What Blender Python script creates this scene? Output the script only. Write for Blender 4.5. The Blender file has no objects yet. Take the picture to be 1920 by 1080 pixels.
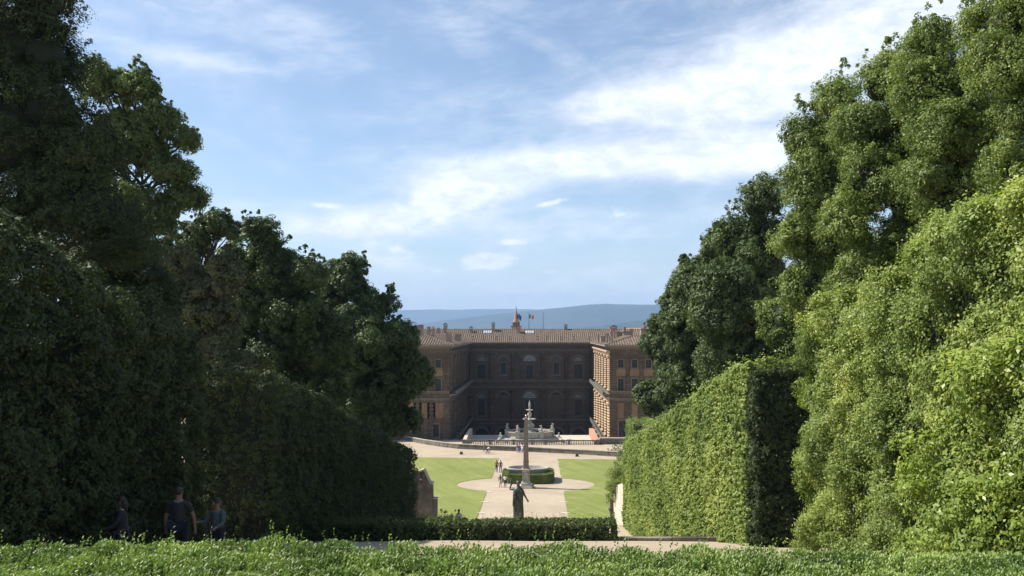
import bpy, bmesh, math, random
import numpy as np
from math import sin, cos, pi, radians, sqrt
from mathutils import Vector, Matrix

scene = bpy.context.scene
col = scene.collection
# ------------------------------------------------------------------ camera
F = 1550.0            # focal length in px of the 1920 px wide photograph
VPX, HOR = 1009.0, 622.0
cam = bpy.data.cameras.new("camera")
cam_o = bpy.data.objects.new("camera", cam); col.objects.link(cam_o)
cam.sensor_width = 36; cam.lens = F/1920*36
cam.shift_x = -(VPX-960)/1920; cam.shift_y = (HOR-540)/1920
cam.clip_start = 0.1; cam.clip_end = 60000
cam_o.location = (0, 0, 0); cam_o.rotation_euler = (radians(90), 0, 0)
scene.camera = cam_o
scene.view_settings.view_transform = 'Standard'; scene.view_settings.look = 'None'
scene.view_settings.gamma = 1; scene.view_settings.exposure = 0.74
# ------------------------------------------------------------------ sun and sky
SUN_EL = radians(48)
SUN_H = Vector((-0.975, 0.222))
SUN_DIR = Vector((SUN_H.x*cos(SUN_EL), SUN_H.y*cos(SUN_EL), sin(SUN_EL)))
sun = bpy.data.lights.new("sun", 'SUN'); sun.energy = 5.0; sun.angle = radians(0.5); sun.color = (1, .94, .84)
sun_o = bpy.data.objects.new("sun", sun); col.objects.link(sun_o)
sun_o.rotation_euler = SUN_DIR.to_track_quat('Z', 'Y').to_euler(); sun_o.location = (-60, 20, 60)

class NT:
    """tiny helper for node trees"""
    def __init__(s, nt): s.nt = nt
    def n(s, t, **kw):
        nd = s.nt.nodes.new(t)
        ins = kw.pop('i', {})
        for k, v in kw.items(): setattr(nd, k, v)
        for k, v in ins.items(): s.put(nd.inputs[k], v)
        return nd
    def put(s, sock, v):
        if isinstance(v, bpy.types.NodeSocket): s.nt.links.new(v, sock)
        elif isinstance(v, bpy.types.Node): s.nt.links.new(v.outputs[0], sock)
        else:
            if isinstance(v, tuple) and len(v) == 3 and sock.type == 'RGBA': v = (*v, 1)
            sock.default_value = v
    def m(s, op, a, b=0.0, c=None, clamp=False):
        nd = s.nt.nodes.new('ShaderNodeMath'); nd.operation = op; nd.use_clamp = clamp
        s.put(nd.inputs[0], a); s.put(nd.inputs[1], b)
        if c is not None: s.put(nd.inputs[2], c)
        return nd.outputs[0]
    def mix(s, f, a, b, mode='MIX'):
        nd = s.nt.nodes.new('ShaderNodeMix'); nd.data_type = 'RGBA'; nd.blend_type = mode
        s.put(nd.inputs['Factor'], f); s.put(nd.inputs[6], a); s.put(nd.inputs[7], b)
        return nd.outputs[2]
    def noise(s, vec, scale, detail=3, rough=.5, dist=0):
        nd = s.n('ShaderNodeTexNoise', i={'Scale': scale, 'Detail': detail, 'Roughness': rough, 'Distortion': dist})
        if vec is not None: s.put(nd.inputs['Vector'], vec)
        return nd.outputs[0]
    def ss(s, v, a, b, lo=0.0, hi=1.0):
        nd = s.n('ShaderNodeMapRange', interpolation_type='SMOOTHSTEP')
        s.put(nd.inputs[0], v); s.put(nd.inputs[1], a); s.put(nd.inputs[2], b); s.put(nd.inputs[3], lo); s.put(nd.inputs[4], hi)
        return nd.outputs[0]

world = bpy.data.worlds.new("World"); scene.world = world; world.use_nodes = True
wt = world.node_tree; wt.nodes.clear(); W = NT(wt)
sky = W.n('ShaderNodeTexSky', sky_type='NISHITA', sun_disc=False)
sky.sun_elevation = SUN_EL; sky.sun_rotation = math.atan2(SUN_H.x, SUN_H.y)
sky.air_density = 1.0; sky.dust_density = .35; sky.ozone_density = 2.0; sky.altitude = 100
SKY_S = 0.095
def build_clouds():
    geo = W.n('ShaderNodeTexCoord').outputs['Generated']
    sx = W.n('ShaderNodeSeparateXYZ', i={0: geo})
    X, Y, Z = sx.outputs
    az = W.m('MULTIPLY', W.m('ARCTAN2', X, Y), 57.2958)        # degrees, 0 = down the garden, + to the right
    el = W.m('MULTIPLY', W.m('ARCSINE', Z), 57.2958)
    def blob(a0, e0, ra, re, tilt=0.0, soft=1.0):
        da = W.m('SUBTRACT', az, a0); de = W.m('SUBTRACT', el, e0)
        c, s_ = cos(radians(tilt)), sin(radians(tilt))
        u = W.m('DIVIDE', W.m('ADD', W.m('MULTIPLY', da, c), W.m('MULTIPLY', de, s_)), ra)
        v = W.m('DIVIDE', W.m('SUBTRACT', W.m('MULTIPLY', de, c), W.m('MULTIPLY', da, s_)), re)
        r2 = W.m('ADD', W.m('MULTIPLY', u, u), W.m('MULTIPLY', v, v))
        return W.m('EXPONENT', W.m('MULTIPLY', r2, -soft))
    def addn(*a):
        r = a[0]
        for b in a[1:]: r = W.m('ADD', r, b)
        return r
    def vec(ax, ex, tilt=0.0, off=0.0):
        c, s_ = cos(radians(tilt)), sin(radians(tilt))
        u = W.m('ADD', W.m('MULTIPLY', az, c), W.m('MULTIPLY', el, s_))
        v = W.m('SUBTRACT', W.m('MULTIPLY', el, c), W.m('MULTIPLY', az, s_))
        cb = W.n('ShaderNodeCombineXYZ')
        W.put(cb.inputs[0], W.m('DIVIDE', u, ax)); W.put(cb.inputs[1], W.m('DIVIDE', v, ex)); cb.inputs[2].default_value = off
        return cb.outputs[0]
    streak = W.noise(vec(13, 2.2, 4), 1.0, 6, .58, .55)
    fine = W.noise(vec(3.6, 1.5, 7, 3.1), 1.0, 6, .6, .4)
    veil = W.noise(vec(15, 6, -16, 7.7), 1.0, 4, .55, .8)
    puff = W.noise(vec(2.0, .95, 0, 5.2), 1.0, 7, .64, .35)
    # broad thin veils, bright bands rising to the right
    band = addn(
        W.m('MULTIPLY', blob(20, 18.4, 14, 2.6, 9), 1.15),
        W.m('MULTIPLY', blob(7, 15.6, 7, 1.3, 8), .62),
        W.m('MULTIPLY', blob(15, 15.0, 10, 1.6, 4), .55),
        W.m('MULTIPLY', blob(6, 11.6, 13.5, 1.25, -1), 1.15),
        W.m('MULTIPLY', blob(19, 12.3, 10, 2.0, 3), .85),
        W.m('MULTIPLY', blob(-5.5, 9.8, 5.5, 1.5, 4), .95),
        W.m('MULTIPLY', blob(-12.0, 7.0, 5.4, .95, 2), 1.0),
        W.m('MULTIPLY', blob(-10.4, 4.9, 2.5, .55, -10), .75),
        W.m('MULTIPLY', blob(-16, 19.4, 5, 1.3, -14), .40),
        W.m('MULTIPLY', blob(-5.5, 20, 1.8, 5.5, 42), .36),
        W.m('MULTIPLY', blob(-24, 17.2, 10, 1.0, -3), .40),
        W.m('MULTIPLY', blob(-18, 8.0, 8, 1.0, 0), .42),
        W.m('MULTIPLY', blob(4, 7.4, 15, 1.5, 0), .42),
        W.m('MULTIPLY', blob(0, 1.5, 60, 2.8, 0), .80))
    nz = W.m('SUBTRACT', W.m('ADD', W.m('MULTIPLY', streak, .62), W.m('MULTIPLY', fine, .55)), .545)
    c1 = W.ss(W.m('ADD', band, W.m('MULTIPLY', nz, 1.25)), .10, 1.25, 0, .97)
    c2 = W.m('MULTIPLY', W.ss(W.m('ADD', W.m('MULTIPLY', veil, .75), W.m('MULTIPLY', fine, .3)), .40, .78), .40)
    # small separate clouds over the hills
    small = addn(W.m('MULTIPLY', blob(-5.6, 9.4, 3.6, 1.05, 5), .88), W.m('MULTIPLY', blob(-7.4, 8.4, 3.0, .8, 5), .8), W.m('MULTIPLY', blob(-12.6, 6.9, 4.6, .8, 3), .82), W.m('MULTIPLY', blob(-9.8, 5.6, 2.6, .55, -12), .75), blob(-3.45, 4.85, 2.1, .6, 0, 1.0), W.m('MULTIPLY', blob(-3.3, 4.95, 1.7, .5), .6),
                 W.m('MULTIPLY', blob(-2.0, 6.2, 1.6, .32), .75), W.m('MULTIPLY', blob(.85, 4.15, .8, .16), .7), W.m('MULTIPLY', blob(-7.0, 4.15, .6, .14), .6),
                 W.m('MULTIPLY', blob(1.0, 8.9, 1.6, .28, 10), .8), W.m('MULTIPLY', blob(6.3, 7.9, 1.9, .6, -4), .45), W.m('MULTIPLY', blob(-14.5, 8.4, 1.7, .35, 3), .7))
    c3 = W.ss(W.m('ADD', small, W.m('MULTIPLY', W.m('SUBTRACT', puff, .5), 1.5)), .38, .86)
    c3 = W.m('MULTIPLY', c3, .97)
    tot = W.m('SUBTRACT', 1.0, W.m('MULTIPLY', W.m('MULTIPLY', W.m('SUBTRACT', 1.0, c1), W.m('SUBTRACT', 1.0, c2)), W.m('SUBTRACT', 1.0, c3)), clamp=True)
    # the clouds only exist above the horizon
    up = W.ss(el, .3, 2.0)
    return W.m('MULTIPLY', tot, up), puff
cf, shade = build_clouds()
ccol = W.mix(W.ss(shade, .3, .7), (6.1, 6.5, 7.2), (8.3, 8.4, 8.6))
skyc = W.mix(1.0, sky.outputs[0], (1.10, 1.03, .98), 'MULTIPLY')
mixed = W.mix(cf, skyc, ccol)
bg = W.n('ShaderNodeBackground', i={'Strength': SKY_S, 'Color': mixed})
wo = W.n('ShaderNodeOutputWorld', i={'Surface': bg})

# ------------------------------------------------------------------ placing helpers
GP = [(-400, 2.0), (-30, -.9), (0, -1.6), (5.5, -2.7), (19, -5.5), (28, -7.4), (36, -9.12), (60, -15.1), (66, -16.5), (76, -17.75), (84, -19.6), (92, -20.5),
      (140, -21.6), (150, -21.95), (163, -22.3), (175.5, -22.9), (176.5, -31.5), (300, -32), (700, -40), (20000, -45)]
GY = np.array([p[0] for p in GP]); GZ = np.array([p[1] for p in GP])
def G(y): return float(np.interp(y, GY, GZ))
def at(px, py, Y):                      # a point of the photograph at the real distance Y
    return Vector(((px-VPX)/F*Y, Y, (HOR-py)/F*Y))
def XX(px, Y): return (px-VPX)/F*Y
def ZZ(py, Y): return (HOR-py)/F*Y

def tag(o, label=None, cat=None, group=None, kind=None):
    if label: o['label'] = label
    if cat: o['category'] = cat
    if group: o['group'] = group
    if kind: o['kind'] = kind
    return o
def empty(name, loc=(0, 0, 0), rz=0.0):
    o = bpy.data.objects.new(name, None); col.objects.link(o)
    o.location = loc; o.rotation_euler = (0, 0, rz); o.empty_display_size = .2
    return o
def copy_tree(o, parent=None):
    c = o.copy(); col.objects.link(c)
    if parent is not None: c.parent = parent
    for ch in list(o.children): copy_tree(ch, c)
    return c
def setparent(o, parent):
    """parent keeps world coordinates: parents are unrotated empties, so shift by their location"""
    o.parent = parent
    o.matrix_parent_inverse = Matrix.Identity(4)

class MB:
    def __init__(s): s.v = []; s.f = []; s.mi = []
    def add(s, vs, fs, mi=0):
        b = len(s.v); s.v += [tuple(v) for v in vs]; s.f += [tuple(b+i for i in f) for f in fs]; s.mi += [mi]*len(fs)
        return s
    def box(s, x0, x1, y0, y1, z0, z1, mi=0):
        return s.add([(x0,y0,z0),(x1,y0,z0),(x1,y1,z0),(x0,y1,z0),(x0,y0,z1),(x1,y0,z1),(x1,y1,z1),(x0,y1,z1)],
                     [(0,3,2,1),(4,5,6,7),(0,1,5,4),(1,2,6,5),(2,3,7,6),(3,0,4,7)], mi)
    def hexa(s, p, mi=0):
        return s.add(p, [(0,3,2,1),(4,5,6,7),(0,1,5,4),(1,2,6,5),(2,3,7,6),(3,0,4,7)], mi)
    def prism(s, poly, axis, a, b, mi=0):
        """poly = list of 2D points, extruded along axis from a to b"""
        n = len(poly)
        def P(p, t):
            if axis == 'y': return (p[0], t, p[1])
            if axis == 'x': return (t, p[0], p[1])
            return (p[0], p[1], t)
        vs = [P(p, a) for p in poly]+[P(p, b) for p in poly]
        fs = [tuple(range(n))[::-1], tuple(range(n, 2*n))]+[(i, (i+1) % n, n+(i+1) % n, n+i) for i in range(n)]
        return s.add(vs, fs, mi)
    def lathe(s, c, prof, n=20, sx=1.0, sy=1.0, a0=0.0, a1=2*pi, mi=0, rot=0.0):
        full = abs(a1-a0-2*pi) < 1e-6; m = n if full else n+1
        vs = []
        for (r, z) in prof:
            for k in range(m):
                a = a0+(a1-a0)*k/n+rot; vs.append((c[0]+r*sx*cos(a), c[1]+r*sy*sin(a), c[2]+z))
        fs = []
        for j in range(len(prof)-1):
            for k in range(n):
                k2 = (k+1) % m
                fs.append((j*m+k, j*m+k2, (j+1)*m+k2, (j+1)*m+k))
        return s.add(vs, fs, mi)
    def tube(s, pts, rad, n=7, mi=0):
        pts = [Vector(p) for p in pts]
        if not isinstance(rad, (list, tuple)): rad = [rad]*len(pts)
        vs = []
        for i, p in enumerate(pts):
            d = (pts[min(i+1, len(pts)-1)]-pts[max(i-1, 0)]).normalized()
            a = d.orthogonal().normalized() if i == 0 else (a-d*a.dot(d)).normalized()
            b = d.cross(a)
            for k in range(n):
                t = 2*pi*k/n; vs.append(p+(a*cos(t)+b*sin(t))*rad[i])
        fs = [(i*n+k, i*n+(k+1) % n, (i+1)*n+(k+1) % n, (i+1)*n+k) for i in range(len(pts)-1) for k in range(n)]
        fs += [tuple(range(n))[::-1], tuple(range((len(pts)-1)*n, len(pts)*n))]
        return s.add(vs, fs, mi)
    def ball(s, c, r, n=10, m=7, sc=(1, 1, 1), mi=0):
        prof = [(sin(pi*j/m)*r, -cos(pi*j/m)*r) for j in range(m+1)]
        vs = []; 
        for (rr, z) in prof:
            for k in range(n): a = 2*pi*k/n; vs.append((c[0]+max(rr,1e-4)*cos(a)*sc[0], c[1]+max(rr,1e-4)*sin(a)*sc[1], c[2]+z*sc[2]))
        fs = [(j*n+k, j*n+(k+1) % n, (j+1)*n+(k+1) % n, (j+1)*n+k) for j in range(m) for k in range(n)]
        return s.add(vs, fs, mi)
    def build(s, name, mats, parent=None, smooth=False, origin=None):
        me = bpy.data.meshes.new(name)
        vs = s.v
        if parent is not None:
            o_ = parent.matrix_basis.translation if parent.type == 'EMPTY' else Vector((0, 0, 0))
        me.from_pydata(vs, [], s.f); 
        mats = mats if isinstance(mats, (list, tuple)) else [mats]
        for m in mats: me.materials.append(m)
        if len(mats) > 1: me.polygons.foreach_set('material_index', s.mi)
        if smooth: me.polygons.foreach_set('use_smooth', [True]*len(me.polygons))
        me.update()
        o = bpy.data.objects.new(name, me); col.objects.link(o)
        if parent is not None: o.parent = parent
        return o
def root_world(name, loc):
    """Empty at the base of a fixed thing; parts built in world coordinates are shifted under it"""
    return empty(name, loc)
def part(mb, name, mats, root, smooth=False, loc=None):
    """mb is in world coordinates; root is a top-level empty or a part: keep world placement"""
    o = mb.build(name, mats, None, smooth)
    o.parent = root
    # world offset of the parent
    off = Vector((0, 0, 0)); p = root
    while p is not None: off += p.location; p = p.parent
    o.location = -off
    return o

# ------------------------------------------------------------------ materials
def mat(name):
    m = bpy.data.materials.new(name); m.use_nodes = True; m.node_tree.nodes.clear()
    return m, NT(m.node_tree)
def finish(m, T, color, rough=.7, bump=None, bstr=.3, bdist=.05, metal=0.0, spec=.5):
    p = T.n('ShaderNodeBsdfPrincipled', i={'Roughness': rough, 'Metallic': metal, 'Specular IOR Level': spec})
    T.put(p.inputs['Base Color'], color)
    if bump is not None:
        b = T.n('ShaderNodeBump', i={'Strength': bstr, 'Distance': bdist}); T.put(b.inputs['Height'], bump); T.put(p.inputs['Normal'], b.outputs[0])
    T.n('ShaderNodeOutputMaterial', i={'Surface': p})
    return m
def geo_pos(T): return T.n('ShaderNodeNewGeometry').outputs['Position']
def plain(name, c, rough=.6, var=.25, scale=8.0, metal=0.0, spec=.5):
    m, T = mat(name)
    nz = T.noise(T.n('ShaderNodeTexCoord').outputs['Object'], scale, 4, .6)
    c2 = tuple(x*(1-var) for x in c); c3 = tuple(min(1, x*(1+var)) for x in c)
    return finish(m, T, T.mix(T.ss(nz, .3, .7), c2, c3), rough, nz, .15, .02, metal, spec)
def stone(name, c, c2, scale=.6, stain=.5, bricks=None, bump=.5):
    m, T = mat(name); P = geo_pos(T)
    a = T.noise(P, scale, 5, .65); b = T.noise(P, scale*9, 3, .6); 
    colr = T.mix(T.ss(a, .3, .72), c, c2)
    st = T.n('ShaderNodeVectorMath', operation='MULTIPLY'); T.put(st.inputs[0], P); st.inputs[1].default_value = (1.6, 1.6, .18)
    drip = T.noise(st.outputs[0], 1.2, 4, .6)
    colr = T.mix(T.m('MULTIPLY', T.ss(drip, .48, .75), stain), colr, tuple(x*.38 for x in c))
    h = b
    if bricks:
        sp = T.n('ShaderNodeSeparateXYZ', i={0: P})
        cb = T.n('ShaderNodeCombineXYZ'); T.put(cb.inputs[0], T.m('ADD', sp.outputs[0], sp.outputs[1])); T.put(cb.inputs[1], sp.outputs[2])
        br = T.n('ShaderNodeTexBrick', i={'Scale': 1.0, 'Mortar Size': bricks[2], 'Brick Width': bricks[0], 'Row Height': bricks[1], 'Mortar Smooth': .3,
                 'Color1': (1, 1, 1), 'Color2': (.78, .78, .78), 'Mortar': (.42, .42, .42)})
        T.put(br.inputs['Vector'], cb.outputs[0])
        colr = T.mix(1.0, colr, br.outputs[0], 'MULTIPLY')
        h = T.m('ADD', T.m('MULTIPLY', b, .4), T.m('SUBTRACT', 1.0, br.outputs[1]))
    return finish(m, T, colr, .88, h, bump, .06, spec=.25)

M = {}
M['stone'] = stone('palace_stone_shaded', (.125, .092, .062), (.180, .136, .094), .35, .45, (1.1, .48, .03))  # darkened so the colour itself carries the facade shade
M['stone_lit'] = stone('palace_stone_lit', (.42, .30, .185), (.54, .40, .26), .6, .30)  # lighter copy of the palace stone, painted as if sunlit
M['ochre'] = stone('ochre_plaster', (.20, .125, .068), (.26, .17, .10), .5, .35)
M['brickwall'] = stone('old_brick', (.14, .078, .052), (.17, .105, .072), .6, .5, (.5, .16, .02))
M['trim'] = stone('trim_stone', (.165, .135, .105), (.22, .185, .145), .8, .35)
M['pale'] = stone('pale_stone', (.42, .38, .31), (.56, .51, .43), 1.2, .35, bump=.3)
M['marble'] = stone('white_marble', (.33, .31, .26), (.46, .435, .37), 2.5, .35, bump=.3)
M['granite_red'] = stone('red_granite', (.225, .175, .148), (.28, .22, .185), 3, .25, bump=.2)
M['granite_grey'] = stone('deck_shadow_grey', (.30, .285, .255), (.40, .38, .34), 3, .35, bump=.25)
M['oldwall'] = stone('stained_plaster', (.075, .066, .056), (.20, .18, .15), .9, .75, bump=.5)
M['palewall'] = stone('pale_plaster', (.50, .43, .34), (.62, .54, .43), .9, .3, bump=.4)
M['parapet'] = stone('moss_and_shade_stone', (.14, .13, .105), (.24, .22, .175), .8, .6, (1.4, .5, .03))  # also serves the balustrade, where its dark tone stands in for shade
M['coping'] = stone('coping_stone', (.34, .30, .235), (.44, .40, .32), 1.0, .35)
M['bronze'] = plain('dark_bronze', (.085, .098, .088), .42, .5, 5, .25)
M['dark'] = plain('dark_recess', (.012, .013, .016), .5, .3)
M['shutter'] = plain('shutter_paint', (.022, .022, .022), .55, .3)
M['glass'] = plain('window_glass', (.02, .025, .035), .08, .2)
M['fan'] = plain('fanlight_glass', (.42, .45, .48), .35, .15)
M['iron'] = plain('iron', (.03, .03, .03), .5, .2)
M['skyglass'] = plain('skylight_glass', (.42, .47, .50), .25, .1)
M['terracotta'] = stone('terracotta_render', (.42, .22, .14), (.50, .30, .20), .8, .4)
M['spire'] = stone('spire_brick', (.30, .18, .12), (.37, .24, .165), .3, .2)
M['chim'] = stone('chimney_render', (.26, .21, .165), (.38, .30, .23), .9, .55)
M['bark'] = stone('bark', (.055, .042, .030), (.105, .085, .062), 5, .4, bump=.9)

def tiles():
    m, T = mat('roof_tiles'); P = geo_pos(T)
    a = T.noise(P, 1.8, 4, .7); b = T.noise(P, .25, 3, .5)
    c = T.mix(T.ss(a, .3, .7), (.080, .058, .043), (.200, .150, .112))
    c = T.mix(T.m('MULTIPLY', T.ss(b, .45, .7), .5), c, (.12, .10, .082))
    sp = T.n('ShaderNodeSeparateXYZ', i={0: P})
    w = T.m('SINE', T.m('MULTIPLY', sp.outputs[2], 26.0))
    return finish(m, T, c, .85, w, .5, .05, spec=.2)
M['tiles'] = tiles()
def tiles_new():
    m, T = mat('orange_roof_tiles'); a = T.noise(geo_pos(T), 1.8, 4, .7)
    return finish(m, T, T.mix(T.ss(a, .3, .7), (.34, .155, .085), (.46, .25, .15)), .85)
M['tiles_new'] = tiles_new()

def gravel():
    m, T = mat('gravel_ground'); P = geo_pos(T)
    big = T.noise(P, .16, 4, .6); mid = T.noise(P, 1.7, 5, .7); fine = T.noise(P, 45, 3, .8); rut = T.noise(P, .55, 5, .65, 1.5)
    c = T.mix(T.ss(big, .3, .7), (.355, .29, .215), (.43, .355, .265))
    c = T.mix(T.m('MULTIPLY', T.ss(mid, .45, .75), .45), c, (.31, .25, .185))
    c = T.mix(T.m('MULTIPLY', T.ss(rut, .55, .75), .3), c, (.52, .44, .345))
    c = T.mix(T.m('MULTIPLY', T.ss(fine, .55, .8), .35), c, (.22, .18, .14))
    return finish(m, T, c, .95, T.m('ADD', T.m('MULTIPLY', fine, .5), mid), .5, .04, spec=.15)
M['gravel'] = gravel()
def lawn():
    m, T = mat('lawn_grass'); P = geo_pos(T)
    big = T.noise(P, .10, 4, .6); mid = T.noise(P, .9, 5, .7); fine = T.noise(P, 25, 2, .7)
    mp = T.n('ShaderNodeVectorMath', operation='MULTIPLY'); T.put(mp.inputs[0], P); mp.inputs[1].default_value = (.75, .10, 0)
    rot = T.n('ShaderNodeVectorRotate', rotation_type='Z_AXIS', i={'Angle': radians(-24)}); T.put(rot.inputs['Vector'], P)
    mp2 = T.n('ShaderNodeVectorMath', operation='MULTIPLY'); T.put(mp2.inputs[0], rot.outputs[0]); mp2.inputs[1].default_value = (.9, .045, 0)
    stripe = T.noise(mp2.outputs[0], 1.0, 3, .6)
    c = T.mix(T.ss(big, .3, .7), (.165, .195, .050), (.215, .235, .068))
    c = T.mix(T.m('MULTIPLY', T.ss(stripe, .42, .68), .55), c, (.255, .28, .09))
    c = T.mix(T.m('MULTIPLY', T.ss(mid, .42, .72), .55), c, (.135, .185, .045))
    dry = T.noise(P, .22, 5, .7, .8); c = T.mix(T.m('MULTIPLY', T.ss(dry, .52, .72), .5), c, (.33, .32, .13))
    return finish(m, T, c, .9, T.m('ADD', fine, mid), .6, .05, spec=.15)
M['lawn'] = lawn()
def hillm():
    m, T = mat('wooded_hills'); P = geo_pos(T)
    a = T.noise(P, .0012, 6, .65); b = T.noise(P, .006, 5, .65)
    c = T.mix(T.ss(a, .4, .62), (.018, .030, .020), (.045, .055, .032))
    c = T.mix(T.m('MULTIPLY', T.ss(b, .55, .7), .5), c, (.10, .095, .06))
    return finish(m, T, c, .95, b, .6, 60, spec=.1)
M['hill'] = hillm()
def plainm():
    m, T = mat('valley_floor'); P = geo_pos(T)
    a = T.noise(P, .01, 6, .7)
    return finish(m, T, T.mix(T.ss(a, .35, .65), (.06, .075, .035), (.22, .17, .12)), .95)
M['plain'] = plainm()

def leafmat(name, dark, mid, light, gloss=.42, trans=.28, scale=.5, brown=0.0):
    """two sided leaves: diffuse + gloss + light coming through; tint is the patchy leaf colour, darker deeper inside hedges"""
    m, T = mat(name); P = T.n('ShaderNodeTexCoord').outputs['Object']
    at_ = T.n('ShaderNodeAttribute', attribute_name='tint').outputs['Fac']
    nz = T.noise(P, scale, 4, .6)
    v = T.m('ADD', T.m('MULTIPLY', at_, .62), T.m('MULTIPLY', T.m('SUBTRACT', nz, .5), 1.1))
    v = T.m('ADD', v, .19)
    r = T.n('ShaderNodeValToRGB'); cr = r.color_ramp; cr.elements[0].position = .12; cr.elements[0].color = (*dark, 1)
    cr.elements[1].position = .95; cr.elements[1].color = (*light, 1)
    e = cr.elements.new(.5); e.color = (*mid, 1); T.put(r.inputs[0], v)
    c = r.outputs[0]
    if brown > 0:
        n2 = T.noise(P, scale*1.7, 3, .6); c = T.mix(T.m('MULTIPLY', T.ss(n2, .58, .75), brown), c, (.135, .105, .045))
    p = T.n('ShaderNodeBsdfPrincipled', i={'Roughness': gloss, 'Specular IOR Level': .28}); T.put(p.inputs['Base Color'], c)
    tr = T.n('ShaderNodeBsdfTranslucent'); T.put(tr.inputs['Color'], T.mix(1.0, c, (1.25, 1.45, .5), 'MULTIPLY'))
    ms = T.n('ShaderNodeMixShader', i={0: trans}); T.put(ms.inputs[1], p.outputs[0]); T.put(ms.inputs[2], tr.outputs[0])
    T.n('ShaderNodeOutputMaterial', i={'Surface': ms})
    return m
M['leaf_oak'] = leafmat('holm_oak_leaves', (.055, .088, .026), (.150, .205, .052), (.33, .375, .105), .50, .24, .35, .30)
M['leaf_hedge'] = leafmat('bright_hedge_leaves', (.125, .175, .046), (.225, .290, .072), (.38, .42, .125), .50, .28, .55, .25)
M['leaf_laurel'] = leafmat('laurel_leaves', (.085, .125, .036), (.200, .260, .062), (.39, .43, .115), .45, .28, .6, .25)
M['leaf_dark'] = leafmat('shaded_hedge_leaves', (.022, .038, .013), (.042, .064, .020), (.082, .106, .032), .6, .18, .5, .3)  # leaf colour lowered so it carries the shade of the left side
M['leaf_mid'] = leafmat('deep_green_leaves', (.034, .058, .020), (.078, .118, .038), (.175, .220, .072), .5, .20, .35, .25)
M['leaf_fresh'] = leafmat('fresh_laurel_leaves', (.09, .14, .03), (.20, .27, .055), (.38, .43, .095), .36, .32, .6, .1)
M['leaf_olive'] = leafmat('olive_leaves', (.06, .07, .035), (.13, .14, .065), (.24, .25, .12), .5, .2, .6, .5)
M['leaf_airy'] = leafmat('pale_tree_leaves', (.065, .095, .032), (.12, .165, .052), (.21, .25, .08), .5, .34, .4, .1)
M['leaf_box'] = leafmat('box_leaves', (.060, .100, .028), (.150, .220, .055), (.34, .41, .12), .38, .30, 2.4, .15)
M['leaf_low'] = leafmat('low_hedge_leaves', (.035, .06, .018), (.070, .11, .028), (.13, .175, .05), .45, .25, 1.5, .2)
M['leaf_core'] = plain('dark_foliage_core', (.010, .016, .007), .9, .3)  # near-black filler, blocks the sun and stands in for deep leaf shade

# ------------------------------------------------------------------ foliage
rng = np.random.default_rng(11)
def unit(a): return a/np.maximum(np.linalg.norm(a, axis=1, keepdims=True), 1e-9)
class SNoise:
    def __init__(s, seed, scale, octs=3, an=(1, 1, 1)):
        r = np.random.default_rng(seed); s.w = []
        for o in range(octs):
            for k in range(7):
                d = r.normal(size=3); d /= np.linalg.norm(d)
                s.w.append((d*np.array(an)*(2**o)*2*pi/scale*r.uniform(.6, 1.3), r.uniform(0, 6.28), .62**o))
        s.t = math.sqrt(sum(w[2]**2 for w in s.w)/2)
    def __call__(s, P):
        v = np.zeros(len(P))
        for d, ph, a in s.w: v += a*np.sin(P@d+ph)
        return v/s.t/1.6           # roughly -1..1
def leaf_object(name, P, Nn, L, Wd, tint, mats, parent=None, jit=.8, up=0.0, extra=None, seed=0, fold=.12):
    r = np.random.default_rng(seed+5)
    n = len(P)
    Nn = unit(Nn+jit*r.normal(size=(n, 3))*.6)
    a = r.normal(size=(n, 3)); a[:, 2] += up; a = unit(a-Nn*np.sum(a*Nn, 1, keepdims=True))
    b = np.cross(Nn, a)
    s = (L*np.exp(r.normal(size=n)*.22))[:, None] if np.isscalar(L) else L[:, None]
    w = s*(Wd/L if np.isscalar(L) else Wd)*.5
    V = np.empty((n, 4, 3))
    V[:, 0] = P-a*s*.5; V[:, 1] = P+b*w+Nn*s*fold; V[:, 2] = P+a*s*.5; V[:, 3] = P-b*w+Nn*s*fold
    V = V.reshape(-1, 3); nf = n; nv = 4*n
    F4 = np.arange(nv, dtype=np.int32)
    tin = tint.astype(np.float32)
    mi = np.zeros(nf, np.int32)
    if extra is not None:                                  # inner core quads
        ev, ef = extra
        F4 = np.concatenate([F4, (ef+nv).ravel().astype(np.int32)]); V = np.concatenate([V, ev]); 
        tin = np.concatenate([tin, np.zeros(len(ef), np.float32)]); mi = np.concatenate([mi, np.ones(len(ef), np.int32)])
        nf += len(ef); nv = len(V)
    me = bpy.data.meshes.new(name)
    me.vertices.add(nv); me.vertices.foreach_set('co', V.astype(np.float32).ravel())
    me.loops.add(len(F4)); me.loops.foreach_set('vertex_index', F4)
    me.polygons.add(nf); me.polygons.foreach_set('loop_start', np.arange(0, 4*nf, 4, dtype=np.int32))
    me.polygons.foreach_set('material_index', mi)
    at_ = me.attributes.new('tint', 'FLOAT', 'FACE'); at_.data.foreach_set('value', np.clip(tin, 0, 1))
    for m in (mats if isinstance(mats, list) else [mats]): me.materials.append(m)
    me.update(calc_edges=True)
    o = bpy.data.objects.new(name, me); col.objects.link(o)
    if parent is not None: o.parent = parent
    return o

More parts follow.
